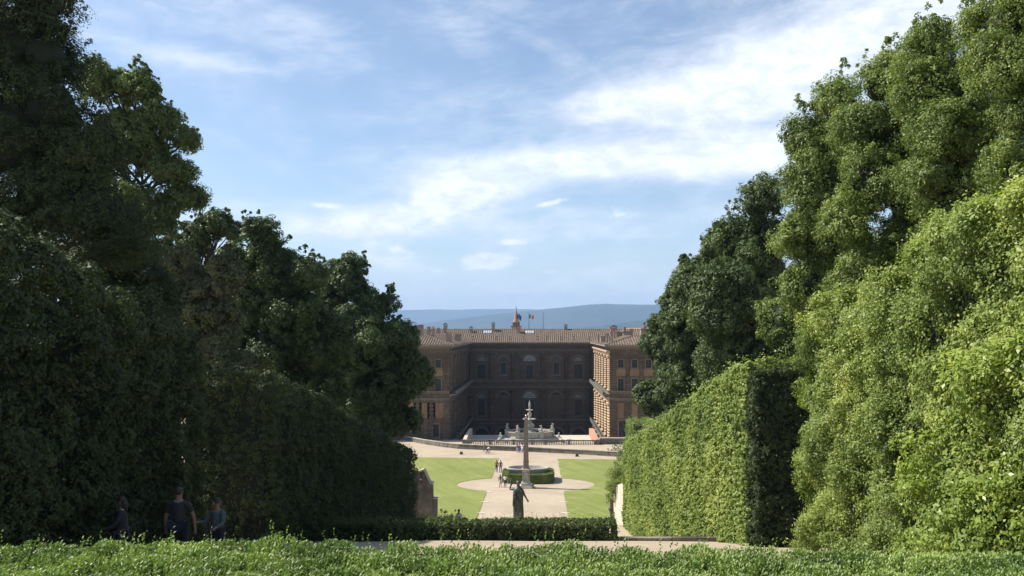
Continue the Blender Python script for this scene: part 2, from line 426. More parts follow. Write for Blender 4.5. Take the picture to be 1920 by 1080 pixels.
def hedge(name, x0, x1, y0, y1, h0, h1, faces, leafL, lai, m, seed, label, group=None, rr=.6, amp=.22, cw=1.7, topz=None, gaps=.25, botz=None, depth=.10, cat='hedge', up=.3, subk=1.7, endk=.5, core=True):
    """clipped hedge: a leaf skin over a rounded, wavy, sloping box. topz(y), botz(y) give the heights"""
    r = np.random.default_rng(seed)
    botz = botz or (lambda y: np.interp(y, GY, GZ)-.05)
    topz = topz or (lambda y: botz(y)+h0+(h1-h0)*(y-y0)/(y1-y0))
    cx, cy, czh = (x0+x1)/2, (y0+y1)/2, .5
    Hm = float(np.mean(topz(np.linspace(y0, y1, 9))-botz(np.linspace(y0, y1, 9))))
    areas = {'-x': (y1-y0)*Hm, '+x': (y1-y0)*Hm, '-y': (x1-x0)*Hm, '+y': (x1-x0)*Hm, 'top': (x1-x0)*(y1-y0)}
    leafA = leafL*leafL*.56*.5
    Ps, Ns = [], []
    Kc = 34; sub = leafL*subk
    for fc in faces:
        n = int(areas[fc]*lai/leafA*(endk if fc in ('-y', '+y') else 1))
        u, v = r.random(n), r.random(n)
        if fc in ('-x', '+x'): p = np.stack([np.full(n, x0 if fc == '-x' else x1), y0+u*(y1-y0), v*Hm], 1)
        elif fc in ('-y', '+y'): p = np.stack([x0+u*(x1-x0), np.full(n, y0 if fc == '-y' else y1), v*Hm], 1)
        else: p = np.stack([x0+u*(x1-x0), y0+v*(y1-y0), np.full(n, Hm)], 1)
        m_ = len(p)//Kc*7//10
        cen = p[:m_]; rest = p[m_*Kc:] if m_*Kc < len(p) else p[:1]
        Ps.append(np.concatenate([np.repeat(cen, Kc, 0), rest])); Ns.append(np.concatenate([np.repeat(r.uniform(.6, 1.4, m_), Kc), np.zeros(len(rest))]))
    P = np.concatenate(Ps); big = np.concatenate(Ns)
    lo = np.array([x0+rr, y0+rr, -9]); hi = np.array([x1-rr, y1-rr, Hm-rr])
    C = np.clip(P, lo, hi); N = unit(P-C); P = C+N*rr
    n1 = SNoise(seed+1, 2.4, 3, (1, 1, 1.25)); n2 = SNoise(seed+2, cw*.5, 2, (1, 1, .8)); n3 = SNoise(seed+3, 6.0, 2)
    d = n1(P)*amp+n2(P)*amp*.5
    hole = np.clip((n2(P+7.3)+n1(P-3)*.5-.75)*1.5, 0, 1)*gaps*2
    dep = r.exponential(depth, len(P))
    out = (r.random(len(P)) < .015)*r.random(len(P))*.35
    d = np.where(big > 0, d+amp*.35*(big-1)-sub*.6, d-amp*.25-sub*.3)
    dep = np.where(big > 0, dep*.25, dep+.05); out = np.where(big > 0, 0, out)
    dd = unit(r.normal(size=P.shape)+N*.9+np.array([0, 0, .25])); rad_ = sub*big*(1-np.minimum(r.exponential(.2, len(P)), .9))
    P = P+N*(d-dep-hole+out)[:, None]+dd*rad_[:, None]*np.array([1, 1, .85])
    N = np.where((big > 0)[:, None], unit(dd*.8+N*.45), N)
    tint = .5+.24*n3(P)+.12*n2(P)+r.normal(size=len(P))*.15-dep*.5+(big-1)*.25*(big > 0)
    sh = (r.random(len(P)) < .05)*r.random(len(P))**2*leafL*5; P = P+unit(N+np.array([0, 0, .9]))*sh[:, None]
    # to world: shear by the ground and the top line
    y = P[:, 1]; b, t = botz(y), topz(y)
    P[:, 2] = b+P[:, 2]*(t-b)/Hm
    N[:, 2] += .25
    # core
    s = min(.42+amp*1.15, .26*min(x1-x0, y1-y0))
    ys = np.linspace(y0+s, y1-s, max(3, int((y1-y0)/3)+2)); ev = []
    for yy in ys:
        for (xx, q) in ((x0+s, 0), (x0+s, 1), (x0+s+rr*.8, 2), (x1-s-rr*.8, 2), (x1-s, 1), (x1-s, 0)):
            bb, tt = float(botz(yy)), float(topz(yy)); z = bb if q == 0 else (tt-s-rr*.8 if q == 1 else tt-s)
            ev.append((xx, yy, max(z, bb)))
    ef = []
    for i in range(len(ys)-1):
        for k in range(5): ef.append((i*6+k, i*6+k+1, (i+1)*6+k+1, (i+1)*6+k))
    e = (len(ys)-1)*6
    for q in (0, e): ef += [(q, q+1, q+4, q+5), (q+1, q+2, q+3, q+4)]
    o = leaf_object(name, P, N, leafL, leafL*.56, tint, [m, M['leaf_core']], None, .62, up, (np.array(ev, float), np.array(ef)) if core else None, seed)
    tag(o, label, cat, group)
    print(name, len(P))
    return o

def crown_points(seed, H, R, zb, prof, ncl, lpc, cr, flat=.85, sprig=.2, wob=.25, shell=.45):
    r = np.random.default_rng(seed)
    t = r.random(ncl*3); rr_ = prof(t); keep = r.random(ncl*3) < (rr_/rr_.max())**1.1; t = t[keep][:ncl]
    ncl = len(t)
    ang = r.random(ncl)*2*pi; ph = r.uniform(0, 6.28, 4)
    lob = 1+wob*(np.sin(2*ang+ph[0]+3*t)*.5+np.sin(3*ang+ph[1]-5*t)*.5+np.sin(5*ang+ph[2]+9*t)*.35)
    rad = R*prof(t)*lob*(1-shell*(1-r.random(ncl)**.5))
    C = np.stack([rad*np.cos(ang), rad*np.sin(ang), zb+t*(H-zb)], 1)
    cs = cr*r.uniform(.55, 1.35, ncl)*(.62+.5*prof(t))
    # shoots
    ns = int(ncl*sprig); idx = r.integers(0, ncl, ns)
    Cs = C[idx]*np.array([1.10, 1.10, 1])+np.stack([r.normal(size=ns)*.2, r.normal(size=ns)*.2, cs[idx]*.9+r.random(ns)*.5], 1)
    C = np.concatenate([C, Cs]); cs = np.concatenate([cs, cs[idx]*.42]); st = np.concatenate([np.full(ncl, flat), np.full(ns, 1.9)])
    w = cs**2; w /= w.sum()
    Kc = 42; N_ = lpc*ncl//Kc; k = r.choice(len(C), N_, p=w)
    outw = unit(C[k]*np.array([1, 1, 0])+1e-6)
    d = unit(r.normal(size=(N_, 3))+.5*outw+np.array([0, 0, .35]))
    q = (1-np.minimum(r.exponential(.12, N_), .8))*r.uniform(.8, 1.12, N_)
    SC = C[k]+d*(cs[k]*q*.86)[:, None]*np.stack([np.ones(N_), np.ones(N_), st[k]], 1)
    sr = cs[k]*r.uniform(.20, .36, N_)+.05
    k = np.repeat(k, Kc); D = np.repeat(d, Kc, 0); SC = np.repeat(SC, Kc, 0); sr = np.repeat(sr, Kc); N_ = len(k); stt = np.repeat(r.random(N_//Kc), Kc)
    e = unit(r.normal(size=(N_, 3))+.7*D+np.array([0, 0, .2]))
    P = SC+e*(sr*(1-np.minimum(r.exponential(.25, N_), .95)))[:, None]
    Nn = unit(.75*e+.45*D+np.array([0, 0, .25]))
    ctint = r.random(len(C))
    tint = .22+.32*ctint[k]+.22*stt+r.normal(size=N_)*.12
    return C[:ncl], cs[:ncl], P, Nn, tint
def cores(C, cs, f=.55):
    f = f*.62; keep = np.argsort(np.hypot(C[:, 0], C[:, 1])); keep = keep[:int(len(C)*.6)]; keep = keep[C[keep, 2] < C[:, 2].min()+(C[:, 2].max()-C[:, 2].min())*.68]; C = C[keep]; cs = cs[keep]
    base = np.array([(1,1,1),(-1,1,1),(-1,-1,1),(1,-1,1),(1,1,-1),(-1,1,-1),(-1,-1,-1),(1,-1,-1)], float)/1.732
    fq = np.array([(0,1,2,3),(7,6,5,4),(0,4,5,1),(1,5,6,2),(2,6,7,3),(3,7,4,0)])
    V = (C[:, None, :]+base[None]*(cs*f)[:, None, None]).reshape(-1, 3)
    Q = (fq[None]+np.arange(len(C))[:, None, None]*8).reshape(-1, 4)
    return V, Q
def tree(name, label, loc, H, R, zb, prof, ncl, lpc, cr, leafL, m, seed, group=None, flat=.85, sprig=.2, wob=.25, shell=.45, core=.55, trunk_r=.28, limbs=26, rz=0.0, scale=1.0, cat='tree'):
    root = empty(name, loc, rz); root.scale = (scale,)*3
    tag(root, label, cat, group)
    C, cs, P, Nn, tint = crown_points(seed, H, R, zb, prof, ncl, lpc, cr, flat, sprig, wob, shell)
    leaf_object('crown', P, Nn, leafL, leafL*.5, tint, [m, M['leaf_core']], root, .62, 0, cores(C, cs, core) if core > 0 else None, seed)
    r = random.Random(seed); b = MB()
    top = zb+(H-zb)*.8
    pts = [Vector((0, 0, -.5))]; n = 9
    for i in range(1, n+1): pts.append(Vector((r.uniform(-.25, .25)*i/3, r.uniform(-.25, .25)*i/3, top*i/n)))
    b.tube(pts, [trunk_r*(1.25 if i == 0 else 1-.82*i/n) for i in range(n+1)], 9)
    idx = r.sample(range(len(C)), min(limbs, len(C)))
    for k in idx:
        c = Vector(C[k]); zt = max(zb*.7, c.z-math.hypot(c.x, c.y)*.75); f = min(max(zt/top, .1), .95)
        i = int(f*n); s0 = pts[i].lerp(pts[min(i+1, n)], f*n-i)
        mid = s0.lerp(c, .5)+Vector((r.uniform(-.3, .3), r.uniform(-.3, .3), r.uniform(-.1, .5)))
        b.tube([s0, mid, c], [trunk_r*(.5-.33*f), trunk_r*.22, trunk_r*.07], 5)
    b.build('trunk', M['bark'], root, True)
    print(name, len(P))
    return root
def tcopy(src, label, loc, rz, sc, group=None, name=None):
    c = copy_tree(src); c.location = loc; c.rotation_euler = (0, 0, rz); c.scale = sc if isinstance(sc, tuple) else (sc,)*3
    c['label'] = label
    if group: c['group'] = group
    return c

# ------------------------------------------------------------------ ground
def grid_sheet(name, xs, ys, zf, m, label=None, cat=None, kind='structure'):
    b = MB(); nx = len(xs)
    b.add([(x, y, zf(x, y)) for y in ys for x in xs], [(j*nx+i, j*nx+i+1, (j+1)*nx+i+1, (j+1)*nx+i) for j in range(len(ys)-1) for i in range(nx-1)])
    o = b.build(name, m, None, True); tag(o, label, cat, None, kind); return o
gy = sorted(set([-400, -200, -100, -60]+list(range(-30, 160, 2))+[int(v) for v in GY if v < 600]+[36.02]+list(range(160, 320, 10))+[175.5, 176.5]+[400, 500, 600]))
def gz(x, y):
    return G(y)+.02*sin(x*.7+y*.3)+.02*sin(y*.9-x*.4) if y < 84 else G(y)
grid_sheet('ground', [-600, -300, -120, -60]+list(range(-40, 42, 2))+[60, 120, 300, 600], gy, gz, M['gravel'], 'sandy gravel ground sloping down the garden axis to the palace')
grid_sheet('valley_floor', [-9000, -3000, -1000, 0, 1000, 3000, 9000], [600, 1500, 3000, 6000, 10000, 16000], lambda x, y: -38-.0004*y, M['plain'], 'valley floor far behind the palace')

AX = -1.7                                                     # the garden's axis
def lawn_piece(name, side, label):
    """lawn with the oval plaza bitten out, following the gentle fall of the amphitheatre floor"""
    pa, pb = 9.45, 6.4; yc = 113.6; px = 5.0
    ys = list(np.arange(84, 107, 1.5))+list(np.arange(107, 120.5, .25))+list(np.arange(120.5, 140.5, 1.5))
    inner = []
    for y in ys:
        u = (y-yc)/pb
        w = pa*sqrt(max(0, 1-u*u)) if abs(u) < 1 else 0
        inner.append(max(px, w))
    far = 141.2
    ys.append(far if side < 0 else 139.5); inner.append(px)
    b = MB(); vs = []; nx = 8
    for y, w in zip(ys, inner):
        for i in range(nx+1):
            x = w+(34-w)*i/nx
            yy = y
            if y > 120 and i > 0:                               # far edge swings with the road
                k = (y-120)/(ys[-1]-120); yy = y+k*(x-px)*(.10 if side < 0 else -.07)
            vs.append((AX+side*x, yy, G(yy)+.045))
    fs = []
    for j in range(len(ys)-1):
        for i in range(nx):
            q = (j*(nx+1)+i, j*(nx+1)+i+1, (j+1)*(nx+1)+i+1, (j+1)*(nx+1)+i); fs.append(q if side > 0 else q[::-1])
    # little turf edge
    base = len(vs)
    for y, w in zip(ys, inner): vs.append((AX+side*w, y, G(y)-.02))
    for j in range(len(ys)-1): fs.append((j*(nx+1), (j+1)*(nx+1), base+j+1, base+j))
    b.add(vs, fs); o = b.build(name, M['lawn'], None, False)
    tag(o, label, None, None, 'structure'); return o
lawn_piece('lawn', -1, 'mown green lawn left of the sandy path')
lawn_piece('lawn', 1, 'mown green lawn right of the sandy path')

# flat marker stones along the path edges
slab = None
for (lx, ly, nm) in ((710,620,''),(740,530,''),(772,448,''),(832,405,''),(838,313,''),(866,190,''),(1330,150,''),(1327,207,''),(1340,265,''),(1350,318,''),(1370,452,''),(1384,532,''),(1398,622,'')):
    px, py = 740+lx/4.364, 820+ly/4.364
    Y = 100.0
    for _ in range(30): Y = -G(Y)*F/(py-HOR)
    b = MB().box(-.45, .45, -.28, .28, -.05, .035)
    if slab is None: slab = b.build('stone_slab', M['pale'])
    o = slab if not slab.get('placed') else slab.copy()
    if o is not slab: col.objects.link(o)
    slab['placed'] = 1
    side = 'left' if px < 990 else 'right'
    o.location = (XX(px, Y), Y, G(Y)+.01)
    tag(o, 'flat pale stone slab set in the sandy path beside the %s lawn edge' % side, 'stone slab', 'pale stone slabs along the %s lawn edge' % side)
if 'placed' in slab: 
    for o in list(col.objects):
        if o.name.startswith('stone_slab') and 'placed' in o: del o['placed']
for px, py, lb in ((865, 852, 'small dark floodlight on the road before the left lawn'), (1082, 856, 'small dark floodlight on the road before the right lawn')):
    Y = 141.0
    for _ in range(20): Y = -G(Y)*F/(py-HOR)
    p = Vector((XX(px, Y), Y, G(Y)))
    r = root_world('floodlight', p)
    part(MB().box(p.x-.3, p.x+.3, p.y-.2, p.y+.2, p.z-.02, p.z+.14), 'base', M['iron'], r)
    part(MB().prism([(p.y-.18, p.z+.14), (p.y+.18, p.z+.14), (p.y+.22, p.z+.45), (p.y-.05, p.z+.5)], 'x', p.x-.25, p.x+.25), 'lamp_housing', M['iron'], r)
    tag(r, lb, 'floodlight', 'floodlights on the road')

# kerb across the slope by the right hand hedge
b = MB(); n = 24
for i in range(n):
    x0 = 3.15+i*(8.15-3.15)/n; x1 = x0+(8.15-3.15)/n-.012; y0 = 36.4-.10*(x0-3.15)
    b.box(x0, x1, y0, y0+.32, G(y0)-.15, G(y0)+.13)
o = b.build('kerb', M['parapet']); tag(o, 'low stone kerb along the foot of the second right hedge', None, None, 'structure')

# ------------------------------------------------------------------ hedges
topR = lambda y: -.96-.2086*(y-31)
topL = lambda y: -1.36-.2350*(y-31)
hedge('clipped_hedge', 8.25, 11.8, 12.6, 26.4, 7.4, 7.6, ['-x', '+y', '-y', 'top'], .072, 3.0, M['leaf_laurel'], 21, 'tall bright leafy hedge nearest on the right, filling the right edge', 'tall clipped hedges lining the slope', rr=.9, amp=.34, gaps=.40, depth=.13, up=.1, subk=2.8)
hedge('clipped_hedge', 7.7, 11.2, 31.0, 75.0, 7, 7, ['-x', '-y', 'top'], .105, 2.6, M['leaf_hedge'], 22, 'long sunlit clipped hedge on the right above the stone kerb', 'tall clipped hedges lining the slope', rr=.3, amp=.10, topz=topR, gaps=.14, endk=.10, subk=1.0, depth=.06)
hedge('clipped_hedge', 7.9, 11.9, 30.3, 31.3, 7, 7, ['-x', '-y', 'top'], .085, 2.6, M['leaf_dark'], 28, 'thin added leafy slab whose dark leaves stand in for shade on the second right hedge end', 'tall clipped hedges lining the slope', rr=.25, amp=.10, topz=lambda y: -1.3+0*y, gaps=.5, endk=1, subk=1.6)  # added slab; its darker leaves put the end face's shade into colour
hedge('laurel_bush', 7.75, 9.6, 12.4, 17.2, 5.2, 3.2, ['-x', '+y', 'top'], .098, 1.7, M['leaf_fresh'], 29, 'large leaved yellow green bush pushing out of the near right hedge', None, rr=.8, amp=.5, gaps=.9, depth=.2, up=.5, subk=2.6, cat='bush', core=False)
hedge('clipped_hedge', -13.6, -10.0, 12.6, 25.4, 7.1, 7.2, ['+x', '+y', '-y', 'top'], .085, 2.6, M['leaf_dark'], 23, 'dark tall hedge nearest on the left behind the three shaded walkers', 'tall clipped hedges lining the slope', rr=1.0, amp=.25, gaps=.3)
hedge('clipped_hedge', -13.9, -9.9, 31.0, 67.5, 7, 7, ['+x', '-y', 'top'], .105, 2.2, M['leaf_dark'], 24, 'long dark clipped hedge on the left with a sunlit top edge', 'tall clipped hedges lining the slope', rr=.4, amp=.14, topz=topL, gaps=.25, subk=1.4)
hedge('low_hedge', -9.6, 3.45, 36.3, 37.45, .9, .9, ['-y', 'top', '+x', '+y'], .055, 3.0, M['leaf_low'], 25, 'low dark box hedge across the slope in front of the bronze statue', None, rr=.16, amp=.035, cw=.9, subk=1.0, topz=lambda y: G(36.9)+.95+0*y, botz=lambda y: G(36.3)-.08+0*y, depth=.05)
hedge('clipped_hedge', 11.0, 16.5, 97.0, 103.0, 9, 9, ['-x', '-y', 'top'], .16, 2.4, M['leaf_oak'], 26, 'square topped green hedge block beside the palace wing corner', rr=.4, amp=.12, topz=lambda y: -10.75+0*y)

# ring hedge round the granite basin
def ring_hedge():
    cx, cy, zb = -1.40, 117.3, G(117)-.05; a_, b_, h = 3.65, 3.4, 1.38; r = np.random.default_rng(31)
    n = 60000; u = r.random(n)*2*pi
    def sq(u, a, b):                       # rounded square outline
        c, s = np.cos(u), np.sin(u); k = (np.abs(c)**4+np.abs(s)**4)**-.25
        return np.stack([a*c*k, b*s*k], 1)
    q = sq(u, 1, 1); nrm = unit(np.stack([np.sign(q[:, 0])*np.abs(q[:, 0])**3, np.sign(q[:, 1])*np.abs(q[:, 1])**3], 1))
    sel = r.random(n); 
    w = np.where(sel < .6, 1.0, 1-r.random(n)*.26)
    z = np.where(sel < .6, r.random(n)*h, h)
    P = np.stack([cx+q[:, 0]*a_*w, cy+q[:, 1]*b_*w, zb+z], 1)
    N = np.where((sel < .6)[:, None], np.concatenate([nrm, np.zeros((n, 1))+.2], 1), np.array([[0, 0, 1.0]]))
    P = P-N*(np.abs(r.normal(size=n))*.05)[:, None]+N*(SNoise(3, .8, 2)(P)*.05)[:, None]
    t = .5+.2*SNoise(5, 1.5, 2)(P)+r.normal(size=n)*.15
    ev = []; ef = []; m_ = 32
    for i in range(m_):
        c, s = cos(2*pi*i/m_), sin(2*pi*i/m_); k = (abs(c)**4+abs(s)**4)**-.25
        for f, zz in ((.97, -.1), (.97, h-.1), (.76, h-.1), (.76, -.1)): ev.append((cx+a_*c*k*f, cy+b_*s*k*f, zb+zz))
    for i in range(m_):
        j = (i+1) % m_
        for k in range(3): ef.append((i*4+k, j*4+k, j*4+k+1, i*4+k+1))
    o = leaf_object('ring_hedge', P, N, .11, .06, t, [M['leaf_oak'], M['leaf_core']], None, .8, .3, (np.array(ev), np.array(ef)), 31)
    tag(o, 'low clipped hedge ringing the foot of the granite basin', 'hedge')
ring_hedge()

# foreground box hedge: upright shoots with paired leaves
def front_hedge():
    r = np.random.default_rng(41); x0, x1, y0, y1 = -4.6, 4.6, 4.45, 5.95
    n = 20000
    bx = x0+r.random(n)*(x1-x0); by = y0+r.random(n)*(y1-y0)
    B = np.stack([bx, by, np.zeros(n)], 1)
    big = SNoise(42, 2.2, 3)(B); small = SNoise(43, .35, 2)(B)
    h = -1.490-.045*np.clip(bx+1, 0, 9)/3.0+.018*big+.030*small
    h -= np.clip((by-5.72)/.23, 0, 1)**2*.10                 # rounded far edge
    ln = r.uniform(.07, .13, n)
    tall = r.random(n) < .022; ln[tall] += r.uniform(.03, .10, tall.sum())
    h[tall] += ln[tall]*.55
    lean = r.normal(size=(n, 2))*.20
    dirn = unit(np.stack([lean[:, 0], lean[:, 1], np.ones(n)], 1))
    ct = r.random(n)
    Ps, Ns, As, Ls, Ts = [], [], [], [], []
    K = 9
    for k in range(K):
        f = k/(K-1)
        p = np.stack([bx, by, h], 1)-dirn*(ln*(1-f))[:, None]
        a = r.random(n)*.7+k*2.4
        side = np.stack([np.cos(a), np.sin(a), np.zeros(n)], 1)
        elev = .25+.65*f                                     # upper leaves stand up
        ax = unit(side*np.cos(elev)[..., None] if np.ndim(elev) else side*cos(elev)+dirn*sin(elev))
        L = .031*(1-.35*f)*np.exp(r.normal(size=n)*.16)
        Ps.append(p+ax*L[:, None]*.5); As.append(ax); Ls.append(L)
        nn = unit(dirn*cos(elev)-side*sin(elev)); Ns.append(nn)
        Ts.append(.20+.22*SNoise(44, .9, 2)(B)+.42*ct*(.6+.4*f)+.18*f+r.normal(size=n)*.10)
    P = np.concatenate(Ps); N = np.concatenate(Ns); A = np.concatenate(As); L = np.concatenate(Ls)[:, None]; T_ = np.concatenate(Ts)
    N = unit(N+r.normal(size=N.shape)*.34); A = unit(A-N*np.sum(A*N, 1, keepdims=True)); Bv = np.cross(N, A); m_ = len(P)
    # leaf = two folded quads (6 verts)
    V = np.empty((m_, 6, 3)); w = L*.26; fo = L*.10
    V[:, 0] = P-A*L*.5; V[:, 1] = P-A*L*.08+Bv*w+N*fo; V[:, 2] = P+A*L*.28+Bv*w*.72+N*fo; V[:, 3] = P+A*L*.5+N*fo*.3
    V[:, 4] = P+A*L*.28-Bv*w*.72+N*fo; V[:, 5] = P-A*L*.08-Bv*w+N*fo
    V = V.reshape(-1, 3); nv = len(V)
    base = (np.arange(m_)*6)[:, None]
    Fq = np.stack([base+np.array([[0, 1, 2, 3]]), base+np.array([[0, 3, 4, 5]])], 1).reshape(-1, 4)
    tt = np.repeat(T_, 2)
    # core under the leaves and the front/back faces
    cz = -1.66
    ev = np.array([(x0, y0+.06, -2.7), (x1, y0+.06, -2.7), (x1, y0+.06, cz), (x0, y0+.06, cz), (x0, y1-.1, cz), (x1, y1-.1, cz), (x0, y1-.1, -3), (x1, y1-.1, -3)])
    ef = np.array([(0, 1, 2, 3), (3, 2, 5, 4), (4, 5, 7, 6)])
    Fa = np.concatenate([Fq, ef+nv]).ravel().astype(np.int32); V = np.concatenate([V, ev])
    me = bpy.data.meshes.new('box_hedge'); me.vertices.add(len(V)); me.vertices.foreach_set('co', V.astype(np.float32).ravel())
    nf = len(Fa)//4
    me.loops.add(len(Fa)); me.loops.foreach_set('vertex_index', Fa); me.polygons.add(nf)
    me.polygons.foreach_set('loop_start', np.arange(0, 4*nf, 4, dtype=np.int32))
    me.polygons.foreach_set('material_index', np.array([0]*(nf-3)+[1]*3, np.int32))
    at_ = me.attributes.new('tint', 'FLOAT', 'FACE'); at_.data.foreach_set('value', np.clip(np.concatenate([tt, [0, 0, 0]]), 0, 1).astype(np.float32))
    me.materials.append(M['leaf_box']); me.materials.append(M['leaf_core']); me.update(calc_edges=True)
    o = bpy.data.objects.new('box_hedge', me); col.objects.link(o)
    tag(o, 'bright green low box hedge with upright shoots across the very front', 'hedge')
front_hedge()

# ------------------------------------------------------------------ trees
dome = lambda t: np.sqrt(np.clip(1-(2*t-.85)**2/1.35, .02, 1))*np.clip(1.15-t*.45, 0, 1)
egg = lambda t: np.sin(np.pi*np.clip(t*.86+.10, 0, 1))**.7
def gl(x, y): return (x, y, G(y)-.1)
gR, gL = 'evergreen trees behind the right hedges', 'trees behind the left hedges'
def lobed(name, label, bx_, Y, lobes, m, seed, group, cr=.9, leafL=None, dens=1.12, core=.70, open_=0.0, limbs=12, trunk_r=.3, K=34, nsub=25, ragged=.55):
    """a tree whose crown is several leaf-clad masses: lobes = (px, py, rx, rz, depth shift) read off the photograph and given real size at distance Y"""
    r = np.random.default_rng(seed); k = Y/F; bz = G(Y)-.1
    root = empty(name, (bx_, Y, bz)); tag(root, label, 'tree', group)
    Lb = [(XX(p[0], Y)-bx_, (p[4] if len(p) > 4 else 0.0), ZZ(p[1], Y)-bz, p[2]*k, max(p[2]*k*.95, 1.3), p[3]*k) for p in lobes]
    Lb = [(l[0], l[1], l[2])+tuple(max(v-cr*.04, cr*.5) for v in l[3:]) for l in Lb]
    Cs, cs = [], []
    for (x, y, z, rx, ry, rz) in Lb:
        a = 4*pi*((rx*ry)**1.6/3+(rx*rz)**1.6/3+(ry*rz)**1.6/3)**(1/1.6)
        n = int(a/(cr*cr*1.55)*dens); d = unit(r.normal(size=(n, 3)))
        q = r.uniform(.72, 1.0, n)**(1+open_)
        c = np.array([x, y, z])+d*np.array([rx, ry, rz])*q[:, None]-d*cr*.45
        sz = cr*r.uniform(.35, 1.25, n)*(.85+.3*r.random(n)**3)
        keep = np.ones(n, bool)
        for o_ in Lb:
            if o_[:3] == (x, y, z): continue
            keep &= (((c-np.array(o_[:3]))/np.array(o_[3:]))**2).sum(1) > .42
        Cs.append(c[keep]); cs.append(sz[keep])
    C = np.concatenate(Cs); cs = np.concatenate(cs); nC = len(C)
    ns = int(nC*ragged); ix = r.integers(0, nC, ns)                   # upright shoots on the outline
    od = unit(C[ix]-C.mean(0)); S = C[ix]+od*(cs[ix]*.55+r.random(ns)*cr*.2)[:, None]+np.stack([r.normal(size=ns)*.2*cr, r.normal(size=ns)*.2*cr, cs[ix]*.35+r.random(ns)*.25*cr], 1)
    CA = np.concatenate([C, S]); ca = np.concatenate([cs, cs[ix]*r.uniform(.22, .42, ns)]); st = np.concatenate([np.full(nC, .85), np.full(ns, 1.8)])
    leafL = leafL or .0030*Y
    w = ca**2; w /= w.sum(); N_ = nC*nsub; kk = r.choice(len(CA), N_, p=w)
    cen = C.mean(0); outw = unit(CA[kk]-cen)
    d = unit(r.normal(size=(N_, 3))+.55*outw+np.array([0, 0, .35]))
    q = (1-np.minimum(r.exponential(.14, N_), .8))*r.uniform(.74, 1.24, N_)
    SC = CA[kk]+d*(ca[kk]*q*.86)[:, None]*np.stack([np.ones(N_), np.ones(N_), st[kk]], 1)
    sr = ca[kk]*r.uniform(.14, .40, N_)+.04*cr; ct = r.random(len(CA))[kk]; stt = r.random(N_)
    rep = lambda a: np.repeat(a, K, 0)
    D, SC, sr, ct, stt = rep(d), rep(SC), rep(sr), rep(ct), rep(stt); N_ *= K
    e = unit(r.normal(size=(N_, 3))+.7*D+np.array([0, 0, .2]))
    P = SC+e*(sr*(1-np.minimum(r.exponential(.25, N_), .95)))[:, None]
    Nn = unit(.75*e+.45*D+np.array([0, 0, .25]))
    tint = .20+.34*ct+.22*stt+r.normal(size=N_)*.12
    extra = None
    if core > 0:
        ev, ef = [], []; nu, nv = 10, 7; sn = SNoise(seed, 2.5, 2)
        for (x, y, z, rx, ry, rz) in Lb:
            b0 = len(ev)
            for j in range(nv+1):
                for i_ in range(nu):
                    t, a = pi*j/nv, 2*pi*i_/nu; dd = np.array([sin(t)*cos(a), sin(t)*sin(a), -cos(t)])
                    f = core*(1+.15*float(sn(dd[None]*3+x)[0])); ev.append((x+dd[0]*max(rx-cr*.5, .3)*f, y+dd[1]*max(ry-cr*.5, .3)*f, z+dd[2]*max(rz-cr*.5, .3)*f))
            for j in range(nv):
                for i_ in range(nu): ef.append((b0+j*nu+i_, b0+j*nu+(i_+1) % nu, b0+(j+1)*nu+(i_+1) % nu, b0+(j+1)*nu+i_))
        extra = (np.array(ev), np.array(ef))
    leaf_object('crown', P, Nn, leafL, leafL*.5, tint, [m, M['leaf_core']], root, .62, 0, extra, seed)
    rr = random.Random(seed); b = MB(); tz = max(l[2] for l in Lb)*.86; cx = np.mean([l[0] for l in Lb])
    n = 9; pts = [Vector((0, 0, -.5))]+[Vector((cx*(i/n)**1.5+rr.uniform(-.2, .2), rr.uniform(-.2, .2), tz*i/n)) for i in range(1, n+1)]
    b.tube(pts, [trunk_r*(1.25 if i == 0 else 1-.85*i/n) for i in range(n+1)], 9)
    for q_ in rr.sample(range(nC), min(limbs, nC)):
        c = Vector(C[q_]); f = min(max((c.z-math.hypot(c.x-cx, c.y)*.8)/tz, .12), .95); i_ = int(f*n); s0 = pts[i_].lerp(pts[min(i_+1, n)], f*n-i_)
        mid = s0.lerp(c, .5)+Vector((rr.uniform(-.3, .3), rr.uniform(-.3, .3), rr.uniform(0, .6)))
        b.tube([s0, mid, c], [trunk_r*(.5-.3*f), trunk_r*.22, trunk_r*.07], 5)
    b.build('trunk', M['bark'], root, True)
    print(name, Y, nC, len(P)); return root
OK_, DK = M['leaf_oak'], M['leaf_dark']
# right: a darker lower group stepping down to the palace
lobed('holm_oak', 'pointed dark tree above the gap between the two right hedges', 14.6, 50, [(1428,372,42,54), (1392,448,60,55,1), (1440,470,70,80,1), (1380,540,80,70), (1450,590,80,90,1), (1340,590,60,60,-.5), (1445,690,85,80, .5), (1370,670,70,70, .5)], M['leaf_mid'], 201, gR, 1.0)
lobed('holm_oak', 'rounded dark tree second in the row behind the sunlit right hedge', 14.6, 62, [(1342,478,42,42), (1315,540,50,55,1), (1365,560,60,70,1.5), (1300,620,60,60), (1340,700,75,80,1)], M['leaf_mid'], 202, gR, 1.0)
lobed('holm_oak', 'dark tree third in the row behind the sunlit right hedge', 14.8, 73, [(1275,580,42,50), (1250,640,40,50,1), (1300,660,60,60,1), (1285,720,55,50), (1300,790,60,50,1)], M['leaf_mid'], 203, gR, 1.0)
lobed('holm_oak', 'drooping dark tree at the far end of the right hedge beside the palace wing', 13.8, 82, [(1262,690,34,45), (1226,745,36,36), (1255,765,40,40,1)], M['leaf_mid'], 204, gR, .95)
